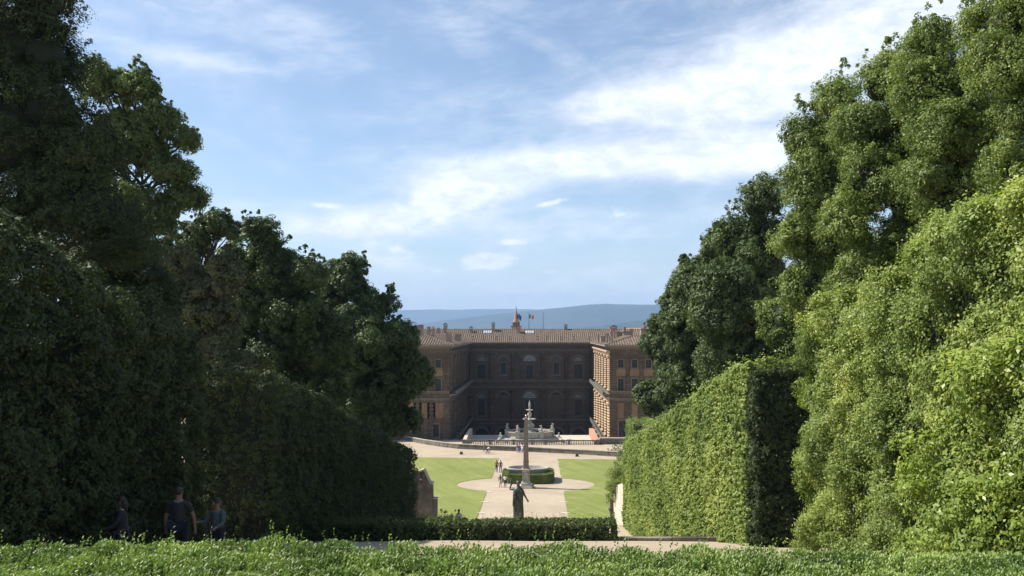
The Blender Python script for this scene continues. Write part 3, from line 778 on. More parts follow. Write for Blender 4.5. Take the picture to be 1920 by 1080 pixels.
# right: the tall near mass
lobed('holm_oak', 'tall upright tree whose straight edge rises from the near right hedge', 13.6, 33, [(1560,196,34,48), (1533,268,46,58,1), (1590,270,50,70,1), (1512,352,50,62), (1580,370,70,70,.5), (1515,440,52,62), (1522,530,58,60), (1580,480,60,70), (1545,620,75,80, .5), (1475,600,40,60,1)], OK_, 205, gR, .75)
lobed('holm_oak', 'bushy tree top behind the near right hedge, second from the corner', 13.4, 28, [(1655,168,55,50), (1628,245,58,66,.5), (1690,270,70,80), (1625,345,70,70,-.5), (1690,370,80,70,-1), (1590,420,50,60), (1700,470,90,85), (1620,520,80,80), (1720,560,100,80, .5)], OK_, 206, gR, .7)
lobed('holm_oak', 'tree with loose pointed shoots against the sky near the right corner', 13.2, 23.5, [(1748,95,40,58), (1735,165,62,60), (1800,160,60,70,.5), (1760,250,85,80,-.5), (1830,260,80,80), (1810,370,105,90), (1770,340,85,80), (1850,470,100,80, .5)], OK_, 207, gR, .6, ragged=.35)
lobed('holm_oak', 'nearest tree top filling the upper right corner', 13.0, 19.5, [(1880,40,60,70), (1940,-20,90,90), (1870,130,75,75,-.5), (1950,120,90,90), (1920,215,90,70,-1), (1930,320,120,90,-.5), (2060,60,120,150, .5), (2060,300,120,120)], OK_, 208, gR, .55)
# left: receding group behind the long dark hedge
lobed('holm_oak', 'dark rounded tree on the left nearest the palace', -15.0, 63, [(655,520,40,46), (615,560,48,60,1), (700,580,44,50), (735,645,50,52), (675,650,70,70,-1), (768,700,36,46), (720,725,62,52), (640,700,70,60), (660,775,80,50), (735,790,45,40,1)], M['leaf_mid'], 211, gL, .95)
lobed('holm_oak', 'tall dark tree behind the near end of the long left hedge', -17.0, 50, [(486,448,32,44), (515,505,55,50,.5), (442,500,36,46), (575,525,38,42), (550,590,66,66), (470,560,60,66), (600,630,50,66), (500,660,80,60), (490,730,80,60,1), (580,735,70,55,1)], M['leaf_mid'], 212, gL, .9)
lobed('olive_tree', 'olive tinged tree with small pointed tops left of the tall dark tree', -17.8, 42, [(338,505,20,40), (372,540,28,38,.5), (420,525,34,44), (350,585,44,48), (400,610,54,54), (330,660,60,50), (400,700,80,70)], M['leaf_olive'], 213, gL, .7, ragged=.4)
lobed('holm_oak', 'dark tree behind the two dark left hedges with thin branches to the right', -23.0, 56, [(405,425,30,24), (360,445,40,30), (432,438,12,10), (330,480,50,40), (300,560,70,70)], M['leaf_mid'], 214, gL, .8, core=0, dens=.8, limbs=40)
lobed('airy_tree', 'pale airy tree with open branches against the sky on the left', -22.0, 43, [(200,160,46,44), (255,180,46,40), (300,232,42,38), (340,262,20,16), (318,325,44,34), (345,370,26,24), (260,270,62,60), (210,290,60,80), (275,390,80,60), (215,430,70,70)], M['leaf_airy'], 215, gL, .75, core=.35, dens=.95, limbs=60, nsub=26)
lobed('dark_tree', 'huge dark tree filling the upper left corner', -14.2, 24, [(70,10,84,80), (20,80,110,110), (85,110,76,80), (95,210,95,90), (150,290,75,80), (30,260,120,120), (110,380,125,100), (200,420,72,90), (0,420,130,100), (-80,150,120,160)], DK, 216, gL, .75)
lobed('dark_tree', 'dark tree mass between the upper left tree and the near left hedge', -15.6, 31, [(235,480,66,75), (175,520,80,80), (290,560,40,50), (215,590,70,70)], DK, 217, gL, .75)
# shaggy shrubs by the far end of the right hedge
tree('laurel_shrub', 'shaggy green shrub at the far end of the right hedge above the pale wall', gl(9.6, 84), 8.6, 2.0, .2, egg, 90, 500, .8, .13, M['leaf_oak'], 106, None, trunk_r=.1, limbs=10, cat='shrub')
tree('small_shrub', 'small sprouting shrub on the road wall below the right palace wing', (XX(1150, 147), 147, ZZ(853, 147)), 1.7, .75, .1, egg, 24, 60, .35, .13, M['leaf_oak'], 107, None, trunk_r=.04, limbs=10, core=0, cat='shrub')
tree('small_shrub', 'dark little shrub at the foot of the stained left wall', (XX(824, 74), 74, G(74)), 1.5, .9, .1, egg, 26, 90, .4, .10, M['leaf_low'], 108, None, trunk_r=.04, limbs=8, core=0, cat='shrub')

# ------------------------------------------------------------------ palace
XL, XR, YF, YB = -18.75, 15.15, 175.0, 223.0
PX0, PX1 = -52.0, 50.0
palace = root_world('palace', (-1.9, YB, -31))
tag(palace, 'large brown stone palace with rusticated courtyard wings and tiled roofs', 'palace')

class Frame:
    """a facade's own axes: u along the wall, z up, d out of the wall towards the viewer of that wall"""
    def __init__(s, kind, c): s.k = kind; s.c = c
    def p(s, u, z, d):
        if s.k == 'front': return (u, s.c-d, z)
        if s.k == 'inR': return (s.c-d, u, z)          # wall facing -x
        return (s.c+d, u, z)                           # wall facing +x
    def box(s, b, u0, u1, z0, z1, d0, d1, mi=0):
        return b.hexa([s.p(u0,z0,d0), s.p(u1,z0,d0), s.p(u1,z0,d1), s.p(u0,z0,d1), s.p(u0,z1,d0), s.p(u1,z1,d0), s.p(u1,z1,d1), s.p(u0,z1,d1)], mi)
    def poly(s, b, pts, d0, d1, mi=0):
        n = len(pts); vs = [s.p(u, z, d0) for u, z in pts]+[s.p(u, z, d1) for u, z in pts]
        return b.add(vs, [tuple(range(n))[::-1], tuple(range(n, 2*n))]+[(i, (i+1) % n, n+(i+1) % n, n+i) for i in range(n)], mi)
def arc_pts(u, z, r, n=14, a0=0, a1=pi, rz=None):
    return [(u+r*cos(a0+(a1-a0)*i/n), z+(rz or r)*sin(a0+(a1-a0)*i/n)) for i in range(n+1)]
def wall(fr, u0, u1, z0, z1, holes, d_in=-.6, name='wall', m=None, parent=palace):
    """wall sheet with real openings: holes = (u0,u1,z0,z1,arch)"""
    b = MB()
    us = sorted({u0, u1, *[h[0] for h in holes], *[h[1] for h in holes]}); zs = sorted({z0, z1, *[h[2] for h in holes], *[h[3] for h in holes]})
    us = [u for u in us if u0 <= u <= u1]; zs = [z for z in zs if z0 <= z <= z1]
    for i in range(len(us)-1):
        for j in range(len(zs)-1):
            uc, zc = (us[i]+us[i+1])/2, (zs[j]+zs[j+1])/2
            if any(h[0] < uc < h[1] and h[2] < zc < h[3] for h in holes): continue
            b.add([fr.p(us[i],zs[j],0), fr.p(us[i+1],zs[j],0), fr.p(us[i+1],zs[j+1],0), fr.p(us[i],zs[j+1],0)], [(0,1,2,3)])
    for h in holes:
        a, c, e, f = h[:4]; arch = len(h) > 4 and h[4]
        r = (c-a)/2; zt = f-r if arch else f
        for q in (((a,e),(a,zt)), ((c,zt),(c,e)), ((c,e),(a,e))):
            b.add([fr.p(*q[0],0), fr.p(*q[1],0), fr.p(*q[1],d_in), fr.p(*q[0],d_in)], [(0,1,2,3)])
        if arch:
            pts = arc_pts((a+c)/2, zt, r, 16)
            for k in range(16):
                p, q = pts[k], pts[k+1]
                b.add([fr.p(*p,0), fr.p(*q,0), fr.p(*q,d_in), fr.p(*p,d_in)], [(0,1,2,3)])
                b.add([fr.p(*p,0), fr.p(p[0],f,0), fr.p(q[0],f,0), fr.p(*q,0)], [(0,1,2,3)])
        else:
            b.add([fr.p(a,f,0), fr.p(c,f,0), fr.p(c,f,d_in), fr.p(a,f,d_in)], [(0,1,2,3)])
    return part(b, name, m or M['stone'], parent)
def window(fr, u, z0, z1, w, d=-.45, parent=palace, frame=.16, mp='shutter', bars=True, name='window', mf='trim', proud=.07):
    b = MB()
    fr.box(b, u-w/2-frame, u-w/2, z0-.1, z1+frame, d+.05, proud); fr.box(b, u+w/2, u+w/2+frame, z0-.1, z1+frame, d+.05, proud)
    fr.box(b, u-w/2, u+w/2, z1, z1+frame, d+.05, proud); fr.box(b, u-w/2-frame-.08, u+w/2+frame+.08, z0-.3, z0-.1, d+.05, proud+.12)
    o = part(b, name, M[mf], parent)
    b = MB(); fr.box(b, u-w/2, u+w/2, z0, z1, d-.06, d)
    part(b, 'pane', M[mp], o)
    if bars:
        b = MB(); fr.box(b, u-.04, u+.04, z0, z1, d+.004, d+.05)
        for k in (1, 2): fr.box(b, u-w/2, u+w/2, z0+(z1-z0)*k/3-.03, z0+(z1-z0)*k/3+.03, d+.004, d+.045)
        part(b, 'glazing_bars', M['iron'], o)
    return o
def fanlight(fr, u, z, r, parent=palace, n=8, d=-.3):
    """half round window: pale glass with radial bars"""
    b = MB(); fr.poly(b, arc_pts(u, z, r), d-.05, d)
    o = part(b, 'fanlight', M['fan'], parent)
    b = MB()
    for k in range(n+1):
        a = pi*k/n; p = (u+r*cos(a), z+r*sin(a)); q = (u+.25*r*cos(a), z+.25*r*sin(a)); t = (-sin(a)*.035, cos(a)*.035)
        fr.poly(b, [(p[0]+t[0],p[1]+t[1]), (p[0]-t[0],p[1]-t[1]), (q[0]-t[0],q[1]-t[1]), (q[0]+t[0],q[1]+t[1])], d+.004, d+.07)
    for rr in (.28, .62, .97):
        o_, i_ = arc_pts(u, z, r*rr+.04, 12), arc_pts(u, z, r*rr-.04, 12)
        for k in range(12): fr.poly(b, [o_[k], o_[k+1], i_[k+1], i_[k]], d+.008, d+.09)
    part(b, 'fanlight_bars', M['iron'], o)
    return o
def archivolt(fr, u, z, r, t=.3, parent=palace, proud=.12, name='arch_moulding', m='trim', n=13):
    b = MB()
    for k in range(n):                                       # voussoirs, each its own wedge
        a0, a1 = pi*k/n+.012, pi*(k+1)/n-.012; e = .0 if k % 2 else .10
        fr.poly(b, [(u+r*cos(a0), z+r*sin(a0)), (u+(r+t+e)*cos(a0), z+(r+t+e)*sin(a0)), (u+(r+t+e)*cos(a1), z+(r+t+e)*sin(a1)), (u+r*cos(a1), z+r*sin(a1))], .0, proud+(.0 if k % 2 else .04))
    return part(b, name, M[m], parent)
def half_column(fr, u, z0, z1, R=.62, big=.34, gap=.16, parent=palace, m='stone', round_=True, proj=1.0, seed=0, cap=.55):
    """rusticated half column: shaft with alternate swelling drums"""
    r = random.Random(seed); b = MB(); n = 8
    def drum(za, zb, rr, bev):
        prof = [(rr-bev, za), (rr, za+bev), (rr, zb-bev), (rr-bev, zb)]
        vs = []
        for (q, z) in prof:
            for k in range(n+1):
                a = pi*k/n; vs.append(fr.p(u+q*cos(a), z, q*sin(a)*proj))
        fs = [(j*(n+1)+k, j*(n+1)+k+1, (j+1)*(n+1)+k+1, (j+1)*(n+1)+k) for j in range(3) for k in range(n)]
        fs.append(tuple(range(n+1))); fs.append(tuple(range(3*(n+1), 4*(n+1))))
        b.add(vs, fs)
    drum(z0, z1, R*.58, .01)
    z = z0+.1
    while z+big < z1-cap:
        drum(z, z+big, R*r.uniform(.96, 1.06), .11); z += big+gap
    fr.box(b, u-R*1.05, u+R*1.05, z1-cap, z1-cap*.6, -.02, R*1.05*proj); fr.box(b, u-R*1.2, u+R*1.2, z1-cap*.55, z1-.02, -.02, R*1.2*proj)
    fr.box(b, u-R*1.15, u+R*1.15, z0-.02, z0+.12, -.02, R*1.15*proj)
    return part(b, 'half_column', M[m], parent)
def cornice(fr, u0, u1, z0, z1, proj, parent=palace, m='trim', steps=3, name='cornice', dentil=True):
    b = MB()
    for k in range(steps):
        a, c = z0+(z1-z0)*k/steps, z0+(z1-z0)*(k+1)/steps
        fr.box(b, u0, u1, a, c-(.0 if k == steps-1 else .004), -.05, proj*(k+1)/steps)
    if dentil:
        n = int((u1-u0)/.55)
        for k in range(n):
            uu = u0+(u1-u0)*(k+.5)/n; fr.box(b, uu-.13, uu+.13, z0-.22, z0-.004, 0, proj/steps*.95)
    return part(b, name, M[m], parent)

# back facade of the courtyard ------------------------------------------------
fb = Frame('front', YB)
zb = lambda y: (HOR-y)/F*YB
bays = [-15.3, -9.4, -2.3, 4.9, 10.85]
holes = []
for i in (0, 4): holes += [(bays[i]-1.13, bays[i]+1.13, -12.6, -8.75), (bays[i]-1.0, bays[i]+1.0, -22.6, -18.3), (bays[i]-1.02, bays[i]+1.02, -7.85, -6.83, True), (bays[i]-.97, bays[i]+.97, -17.85, -16.88, True)]
for i in (1, 3): holes += [(bays[i]-.73, bays[i]+.73, -11.4, -8.4), (bays[i]-1.65, bays[i]+1.65, -23.1, -16.3, True)]
holes += [(-2.3-1.66, -2.3+1.66, -7.9, -6.24, True), (-2.3-1.72, -2.3+1.72, -17.9, -16.18, True), (-2.3-.95, -2.3+.95, -12.7, -9.0), (-2.3-1.2, -2.3+1.2, -23.2, -18.4)]
for u in bays: holes.append((u-1.75, u+1.75, -31, -26.1, True))
for u in bays: holes.append((u-.16, u+.16, -4.5, -4.12))
wall(fb, XL-.2, XR+.2, -31, -2.9, holes, -.75)
b = MB(); fb.box(b, XL, XR, -31, -3, -.82, -.76); part(b, 'dark_backing', M['dark'], palace)  # near-black sheet stands in for the unlit depth behind the openings
for i in (0, 4):
    window(fb, bays[i], -12.6, -8.75, 2.26); window(fb, bays[i], -22.6, -18.3, 2.0)
    fanlight(fb, bays[i], -7.85, 1.02); fanlight(fb, bays[i], -17.85, .97)
    archivolt(fb, bays[i], -7.85, 1.3, .35); archivolt(fb, bays[i], -17.85, 1.25, .4)
for i in (1, 3):
    window(fb, bays[i], -11.4, -8.4, 1.46, bars=False)
    archivolt(fb, bays[i], -8.0, 1.35, .4); archivolt(fb, bays[i], -17.95, 1.65, .42)
    b = MB(); fb.box(b, bays[i]-1.75, bays[i]+1.75, -8.16, -8.0, 0, .2); part(b, 'impost_moulding', M['trim'], palace)
    b = MB(); fb.box(b, bays[i]-1.2, bays[i]+1.2, -11.9, -11.65, 0, .28); part(b, 'sill', M['trim'], palace)
    b = MB(); fb.box(b, bays[i]-1.64, bays[i]+1.64, -23.0, -17, -.7, -.45); part(b, 'niche_wall', M['stone'], palace)
window(fb, -2.3, -12.7, -9.0, 1.9); window(fb, -2.3, -23.2, -18.4, 2.4, bars=False)
fanlight(fb, -2.3, -7.9, 1.66, n=10); fanlight(fb, -2.3, -17.9, 1.72, n=10)
archivolt(fb, -2.3, -7.9, 1.7, .35, n=15); archivolt(fb, -2.3, -17.9, 1.76, .4, n=15)
for uu in (-4.75, .15):
    for z0, z1 in ((-12.8, -8.3), (-23.2, -18.2)):
        b = MB(); fb.box(b, uu-.22, uu+.22, z0, z1, 0, .34); fb.box(b, uu-.34, uu+.34, z1, z1+.25, 0, .42); part(b, 'pilaster', M['stone'], palace)
for u in bays: archivolt(fb, u, -27.85, 1.76, .5)
pil = [-18.2, -12.7, -6.8, 1.25, 7.65, 13.6]
for k, u in enumerate(pil):
    half_column(fb, u, -12.95, -5.2, .62, .36, .20, seed=k); half_column(fb, u, -23.5, -15.15, .66, .42, .24, seed=k+9)
    half_column(fb, u, -31, -24.8, .72, .5, .2, seed=k+19)
u0, u1 = XL+.02, XR-.02
cornice(fb, u0, u1, -5.15, -4.75, .35); cornice(fb, u0, u1, -3.65, -3.02, 1.1)
cornice(fb, u0, u1, -13.55, -12.98, .75); cornice(fb, u0, u1, -15.1, -14.7, .3)
cornice(fb, u0, u1, -24.1, -23.52, .8); cornice(fb, u0, u1, -24.8, -24.5, .25, dentil=False)
# triglyph like brackets under the lower architrave
b = MB()
for k in range(48):
    u = u0+.5+k*(u1-u0-1)/47; fb.box(b, u-.11, u+.11, -15.7, -15.12, 0, .17); fb.box(b, u-.10, u+.10, -5.7, -5.17, 0, .16)
part(b, 'brackets', M['stone'], palace)
# rusticated coursing of the two visible storeys
b = MB(); rr = random.Random(3)
for (za, zc, hh) in ((-12.9, -5.8, .5), (-23.4, -15.8, .6)):
    z = za
    while z < zc:
        for a, c in zip(pil[:-1], pil[1:]):
            cc = min(bays, key=lambda v: abs(v-(a+c)/2)); half = 2.05 if abs(cc+2.3) < .1 or cc in (-9.4, 4.9) else 1.55
            if abs(cc+2.3) < .1: half = 2.85
            for s0, s1 in ((a+.75, cc-half), (cc+half, c-.75)):
                if s1-s0 < .35: continue
                fb.box(b, s0, s1, z, z+hh*.78, 0, .07+rr.random()*.04)
        z += hh
part(b, 'rustication', M['stone'], palace)

# courtyard sides -------------------------------------------------------------
for kind, c in (('inR', XR), ('inL', XL)):
    fw = Frame(kind, c); cols = [176.3, 184.6, 192.9, 201.2, 209.5, 217.8]
    hs = []
    for a, d in zip(cols[:-1], cols[1:]):
        m_ = (a+d)/2; hs += [(m_-1.3, m_+1.3, -12.4, -7.2, True), (m_-1.5, m_+1.5, -23, -16.6, True), (m_-1.9, m_+1.9, -31, -25.6, True)]
    wall(fw, YF, YB, -31, -2.9, hs, -.8)
    b = MB(); fw.box(b, YF+.7, YB, -31, -3, -.9, -.82); part(b, 'dark_backing', M['dark'], palace)  # black backing painted as the shade inside the side arches
    ms = 'stone_lit' if kind == 'inR' else 'stone'  # sunlit side takes the lit stone copy, the opposite side the shaded one
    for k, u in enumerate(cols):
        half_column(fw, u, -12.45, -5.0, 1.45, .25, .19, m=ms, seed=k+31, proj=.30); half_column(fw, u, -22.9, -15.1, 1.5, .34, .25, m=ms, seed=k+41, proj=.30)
        half_column(fw, u, -31, -24.8, .8, .5, .2, m=ms, seed=k+51)
    # bossed blocks between the columns, framing every arch
    b = MB(); rr = random.Random(5)
    for (za, zc, st) in ((-12.3, -5.4, .43), (-22.8, -15.5, .56)):
        z = za; row = 0
        while z < zc-st:
            for a, d in zip(cols[:-1], cols[1:]):
                for s0, s1 in ((a+1.75, a+2.45), (d-2.45, d-1.75)):
                    e = .18 if row % 2 else .30
                    fw.box(b, s0+(.2 if row % 2 else 0), s1-(.2 if row % 2 else 0), z+.03, z+st*.7, 0, e*.45+rr.random()*.05)
            z += st; row += 1
    part(b, 'rustication', M['stone'], palace)
    for a, d in zip(cols[:-1], cols[1:]):
        m_ = (a+d)/2; window(fw, m_, -12.0, -8.7, 2.0, d=-.6, proud=-.2, frame=.1); window(fw, m_, -22.6, -18.3, 2.4, d=-.6, proud=-.2, frame=.1)
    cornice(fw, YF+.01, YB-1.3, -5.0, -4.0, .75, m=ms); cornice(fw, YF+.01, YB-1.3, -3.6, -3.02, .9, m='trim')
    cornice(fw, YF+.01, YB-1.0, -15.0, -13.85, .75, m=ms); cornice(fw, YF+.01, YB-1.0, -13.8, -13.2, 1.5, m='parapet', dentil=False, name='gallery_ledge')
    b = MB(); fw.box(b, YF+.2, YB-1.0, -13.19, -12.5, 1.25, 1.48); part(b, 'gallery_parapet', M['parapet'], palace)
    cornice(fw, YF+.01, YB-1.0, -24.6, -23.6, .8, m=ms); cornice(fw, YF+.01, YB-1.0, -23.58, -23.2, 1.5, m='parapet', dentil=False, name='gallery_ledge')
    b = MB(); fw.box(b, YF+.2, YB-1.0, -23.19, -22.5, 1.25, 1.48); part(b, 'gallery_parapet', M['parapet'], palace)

# garden fronts of the two wings ------------------------------------------------
ff = Frame('front', YF)
def wing(x0, x1, wx, pw, low, corner):
    hs = []
    for u in wx: hs += [(u-.57, u+.57, -7.55, -5.95), (u-.6, u+.6, -12.45, -9.95)]
    for (a, c, e, f) in low: hs.append((a, c, e, f))
    wall(ff, x0, x1, -31, -2.9, hs, -.6)
    for u in wx:
        window(ff, u, -7.55, -5.95, 1.14, d=-.3); window(ff, u, -12.45, -9.95, 1.2, d=-.3)
        b = MB(); ff.box(b, u-1.0, u+1.0, -9.35, -7.95, 0, .05); part(b, 'plaster_panel', M['ochre'], palace)
    for (a, c, e, f) in low: window(ff, (a+c)/2, e, f, c-a, d=-.35, frame=.25, bars=False)
    for k, u in enumerate(pw):
        half_column(ff, u, -12.5, -5.7, .52, .34, .22, seed=k+61, proj=.55); half_column(ff, u, -24.0, -14.6, .55, .5, .3, seed=k+71, proj=.35, cap=.3)
    b = MB(); z = -24.0; i = 0                               # corner quoins
    while z < -5.6:
        if not -14.4 < z < -12.4:
            w = .95 if i % 2 else .6; s_ = 1 if corner == x0 else -1
            a, c = sorted((corner+s_*.02, corner+s_*w)); ff.box(b, a, c, z, z+.44, 0, .14)
        z += .55; i += 1
    part(b, 'quoins', M['stone'], palace)
    cornice(ff, x0, x1, -5.7, -4.85, .25, dentil=False, name='architrave', m='stone'); cornice(ff, x0, x1, -3.6, -3.02, .9)
    cornice(ff, x0, x1, -12.95, -12.5, .7); cornice(ff, x0, x1, -14.5, -14.0, .3)
    b = MB()
    n = int((x1-x0)/.62)
    for k in range(n): u = x0+.4+k*.62; ff.box(b, u-.10, u+.10, -5.66, -4.9, .26, .36)
    part(b, 'brackets', M['stone'], palace)
    # shallow panels of the lower storey
    for a, c in zip(pw[:-1], pw[1:]):
        b = MB(); a1, c1 = a+.85, c-.85
        ff.box(b, a1, c1, -18.3, -15.1, 0, .06); part(b, 'plaster_panel', M['ochre'], palace)
wing(XR, PX1, [17.5+2.93*k for k in range(11)], [16.05]+[18.95+2.93*k for k in range(10)], [(17.1, 18.5, -22.7, -18.9), (26.0, 27.4, -22.7, -18.9), (34, 35.4, -22.7, -18.9)], XR)
wing(PX0, XL, [-21.15-2.9*k for k in range(10)], [-19.65]+[-22.6-2.9*k for k in range(9)], [(-22.3, -21.0, -22.3, -19.6), (-31, -29.7, -22.3, -19.6), (-39.7, -38.4, -22.3, -19.6)], XL)
b = MB()
for (a, c, e, f) in ((-23.4, -22.6, -23.6, -15.2), (-20.7, -19.2, -22.8, -18.0)): ff.box(b, a, c, e, f, 0, .03)
part(b, 'brick_patch', M['brickwall'], palace)

# roofs -------------------------------------------------------------------------
def tiled(b, E0, E1, fn, pitch=.55, amp=.17, seed=0):
    """rows of round tiles running up a roof slope; eave line E0->E1, fn(s) gives the top point of the row at s in 0..1"""
    E0, E1 = Vector(E0), Vector(E1); L = (E1-E0).length; n = int(L/pitch); r = random.Random(seed)
    for k in range(n):
        s0, s1 = k/n, (k+1)/n; sm = (s0+s1)/2
        e = [E0.lerp(E1, q) for q in (s0, s0+.28/n, sm+.0, s1-.28/n, s1)]
        t = [Vector(fn(q)) for q in (s0, s0+.28/n, sm, s1-.28/n, s1)]
        up = [0, amp*.8, amp*1.15, amp*.8, 0]; j = r.uniform(-.01, .01)
        vs = [e[i]+Vector((0, 0, up[i]+j)) for i in range(5)]+[t[i]+Vector((0, 0, up[i]+j)) for i in range(5)]
        b.add(vs, [(i, i+1, 6+i, 5+i) for i in range(4)])
        b.add([vs[0], vs[1], vs[2], vs[3], vs[4]], [(0, 1, 2, 3, 4)])
EZ = -2.88
# main roof
b = MB(); ry, rz_ = 231.0, .62
tiled(b, (XL-22, YB-1.3, EZ-.05), (XR+22, YB-1.3, EZ-.05), lambda s: (XL-22+(XR-XL+44)*s, ry, rz_))
b.add([(XL-22, ry, rz_-.02), (XR+22, ry, rz_-.02), (XR+22, 240, EZ), (XL-22, 240, EZ)], [(0,1,2,3)])
main_roof = part(b, 'roof', M['tiles'], palace)
b = MB()
for k in range(190): x = XL-22+k*.41; b.tube([(x, ry, rz_+.05), (x+.39, ry, rz_+.07)], .12, 6)
part(b, 'ridge_tiles', M['tiles'], main_roof)
b = MB(); b.box(XL-.2, XR+.2, YB-1.42, YB-1.28, EZ-.22, EZ-.02); part(b, 'gutter', M['chim'], main_roof)
# wing roofs: a slope to the garden and one to the courtyard
def wing_roof(xe, sgn, xo):
    ye = YF-1.3; hx, hy, hz = xe+sgn*6.4, ye+7.2, -1.05
    b = MB()
    def fg(s):
        x = xe+(xo-xe)*s; k = min(1, abs(x-xe)/6.4); return (x, ye+7.2*k, EZ+(hz-EZ)*k)
    tiled(b, (xe, ye, EZ), (xo, ye, EZ), fg, seed=4)
    def fc(s):
        y = ye+(YB+2-ye)*s; k = min(1, (y-ye)/7.2); return (xe+sgn*6.4*k, y, EZ+(hz-EZ)*k)
    if sgn > 0: tiled(b, (xe, YB+2, EZ), (xe, ye, EZ), lambda s: fc(1-s), seed=5)
    else: tiled(b, (xe, ye, EZ), (xe, YB+2, EZ), fc, seed=6)
    # shallow far side
    b.add([(hx, hy, hz-.02), (xo, hy, hz-.02), (xo, YB+4, hz-1.2), (hx, YB+4, hz-.1)], [(0,1,2,3)])
    o = part(b, 'roof', M['tiles'], palace)
    b = MB(); a = [(xe, ye, EZ+.1), (hx, hy, hz+.12)]; b.tube(a, .14, 6); b.tube([(hx, hy, hz+.1), (xo, hy, hz+.1)], .13, 6); b.tube([(hx, hy, hz+.1), (hx, YB+2, hz+.05)], .13, 6)
    part(b, 'ridge_tiles', M['tiles'], o)
    b = MB()
    x0, x1 = sorted((xe-sgn*.02, xo)); b.box(x0, x1, ye-.12, ye-.01, EZ-.2, EZ-.03)
    x0, x1 = sorted((xe-sgn*.13, xe-sgn*.02)); b.box(x0, x1, ye-.12, YB-1.5, EZ-.2, EZ-.03)
    part(b, 'gutter', M['chim'], o)
    b = MB()                                             # open rafters under the overhang
    for k in range(60):
        y = ye+.4+k*.8
        if y > YB-2: break
        x0, x1 = sorted((xe+sgn*.05, xe+sgn*.95)); b.box(x0, x1, y-.09, y+.09, EZ-.22, EZ-.05)
    part(b, 'rafters', M['chim'], o)
    b = MB(); x0, x1 = sorted((xe+sgn*.02, xe+sgn*1.3)); b.box(x0, x1, ye+.02, YB-1.4, EZ-.045, EZ-.02); x0, x1 = sorted((xe+sgn*1.3, xo)); b.box(x0, x1, ye+.02, YF+.2, EZ-.045, EZ-.02)
    part(b, 'soffit', M['chim'], o)
    return o
wing_roof(XR-1.1, 1, PX1); wing_roof(XL+1.1, -1, PX0)

# chimneys: (px centre, py top, px width, distance, kind)
def chimney(px, pt, pb, w, Y, kind='plain', m='chim', dpt=None):
    x = XX(px, Y); W2 = w/F*Y/2; zt = ZZ(pt, Y); z0 = ZZ(pb, Y)-.5; dd = dpt or max(W2, .3)
    b = MB(); b.box(x-W2*.86, x+W2*.86, Y-dd, Y+dd, z0, zt-.28)
    b.box(x-W2*1.06, x+W2*1.06, Y-dd*1.15, Y+dd*1.15, zt-.27, zt-.14); b.box(x-W2*.8, x+W2*.8, Y-dd*.8, Y+dd*.8, zt-.136, zt)
    o = part(b, 'chimney', M[m], palace)
    if kind == 'cap':
        b = MB(); b.prism([(x-W2*1.2, zt+.22), (x+W2*1.2, zt+.22), (x, zt+.62)], 'y', Y-dd*1.1, Y+dd*1.1)
        for sx_ in (-1, 1):
            for sy_ in (-1, 1): b.box(x+sx_*W2*.8-.06, x+sx_*W2*.8+.06, Y+sy_*dd*.7-.06, Y+sy_*dd*.7+.06, zt, zt+.22)
        part(b, 'chimney_cap', M['tiles'], o)
    if kind == 'pots':
        b = MB()
        for k in (-1, 1): b.tube([(x+k*W2*.45, Y, zt), (x+k*W2*.45, Y, zt+.45)], [.14, .12], 8)
        part(b, 'chimney_pots', M['terracotta'], o)
    return o
S6 = 3.6923
def c6(x, t, bt, w, Y, kind='plain', m='chim', dpt=None): return chimney(740+x/S6, 560+t/S6, 560+bt/S6, w/S6, Y, kind, m, dpt)
c6(180, 180, 245, 40, 186); c6(236, 193, 250, 24, 184); c6(266, 204, 260, 22, 183, 'pots'); c6(303, 201, 228, 22, 205); c6(352, 184, 225, 28, 215, 'cap')
c6(376, 236, 290, 42, 179); c6(440, 242, 275, 46, 200, dpt=1.5); c6(120, 190, 235, 30, 190); c6(95, 186, 240, 26, 196, 'cap')
c6(530, 206, 245, 24, 229, 'cap'); c6(683, 177, 215, 25, 230, 'cap'); c6(861, 200, 246, 29, 228.5, 'plain', 'terracotta'); c6(1184, 190, 215, 24, 231, 'cap')
c6(1411, 247, 286, 16, 186); c6(1440, 256, 282, 38, 192, dpt=1.2); c6(1468, 240, 262, 28, 200); c6(1470, 254, 295, 14, 182); c6(1489, 258, 298, 14, 181); c6(1505, 258, 298, 14, 180)
c6(1515, 200, 250, 48, 212, 'cap', 'terracotta'); c6(1500, 226, 268, 18, 196); c6(1522, 226, 268, 18, 195); c6(1592, 196, 226, 20, 214); c6(1556, 226, 262, 62, 200, dpt=1.6); c6(1610, 222, 262, 74, 198, dpt=1.6); c6(1636, 208, 232, 28, 208)
c6(1722, 205, 252, 48, 196, dpt=1.2); c6(1733, 188, 215, 26, 197, 'pots'); c6(1828, 180, 215, 22, 205); c6(1803, 250, 302, 52, 180.5, dpt=1.3)
# little vents and skylights lying on the main roof
def on_roof(px, py):
    """point on the main roof slope seen at px,py"""
    s = (rz_-EZ)/(ry-(YB-1.3)); k = (HOR-py)/F; Y = (EZ-s*(YB-1.3))/(k-s); return Vector((XX(px, Y), Y, ZZ(py, Y)))
for x in (540, 615, 705, 798, 892, 990, 1055, 1150, 1240, 1345):
    for y in (267, 284):
        p = on_roof(740+x/S6, 560+y/S6); b = MB()
        b.prism([(p.x-.22, p.z+.02), (p.x+.22, p.z+.02), (p.x+.12, p.z+.26), (p.x-.12, p.z+.26)], 'y', p.y-.2, p.y+.5)
        o = part(b, 'roof_vent', M['tiles'], main_roof)
        
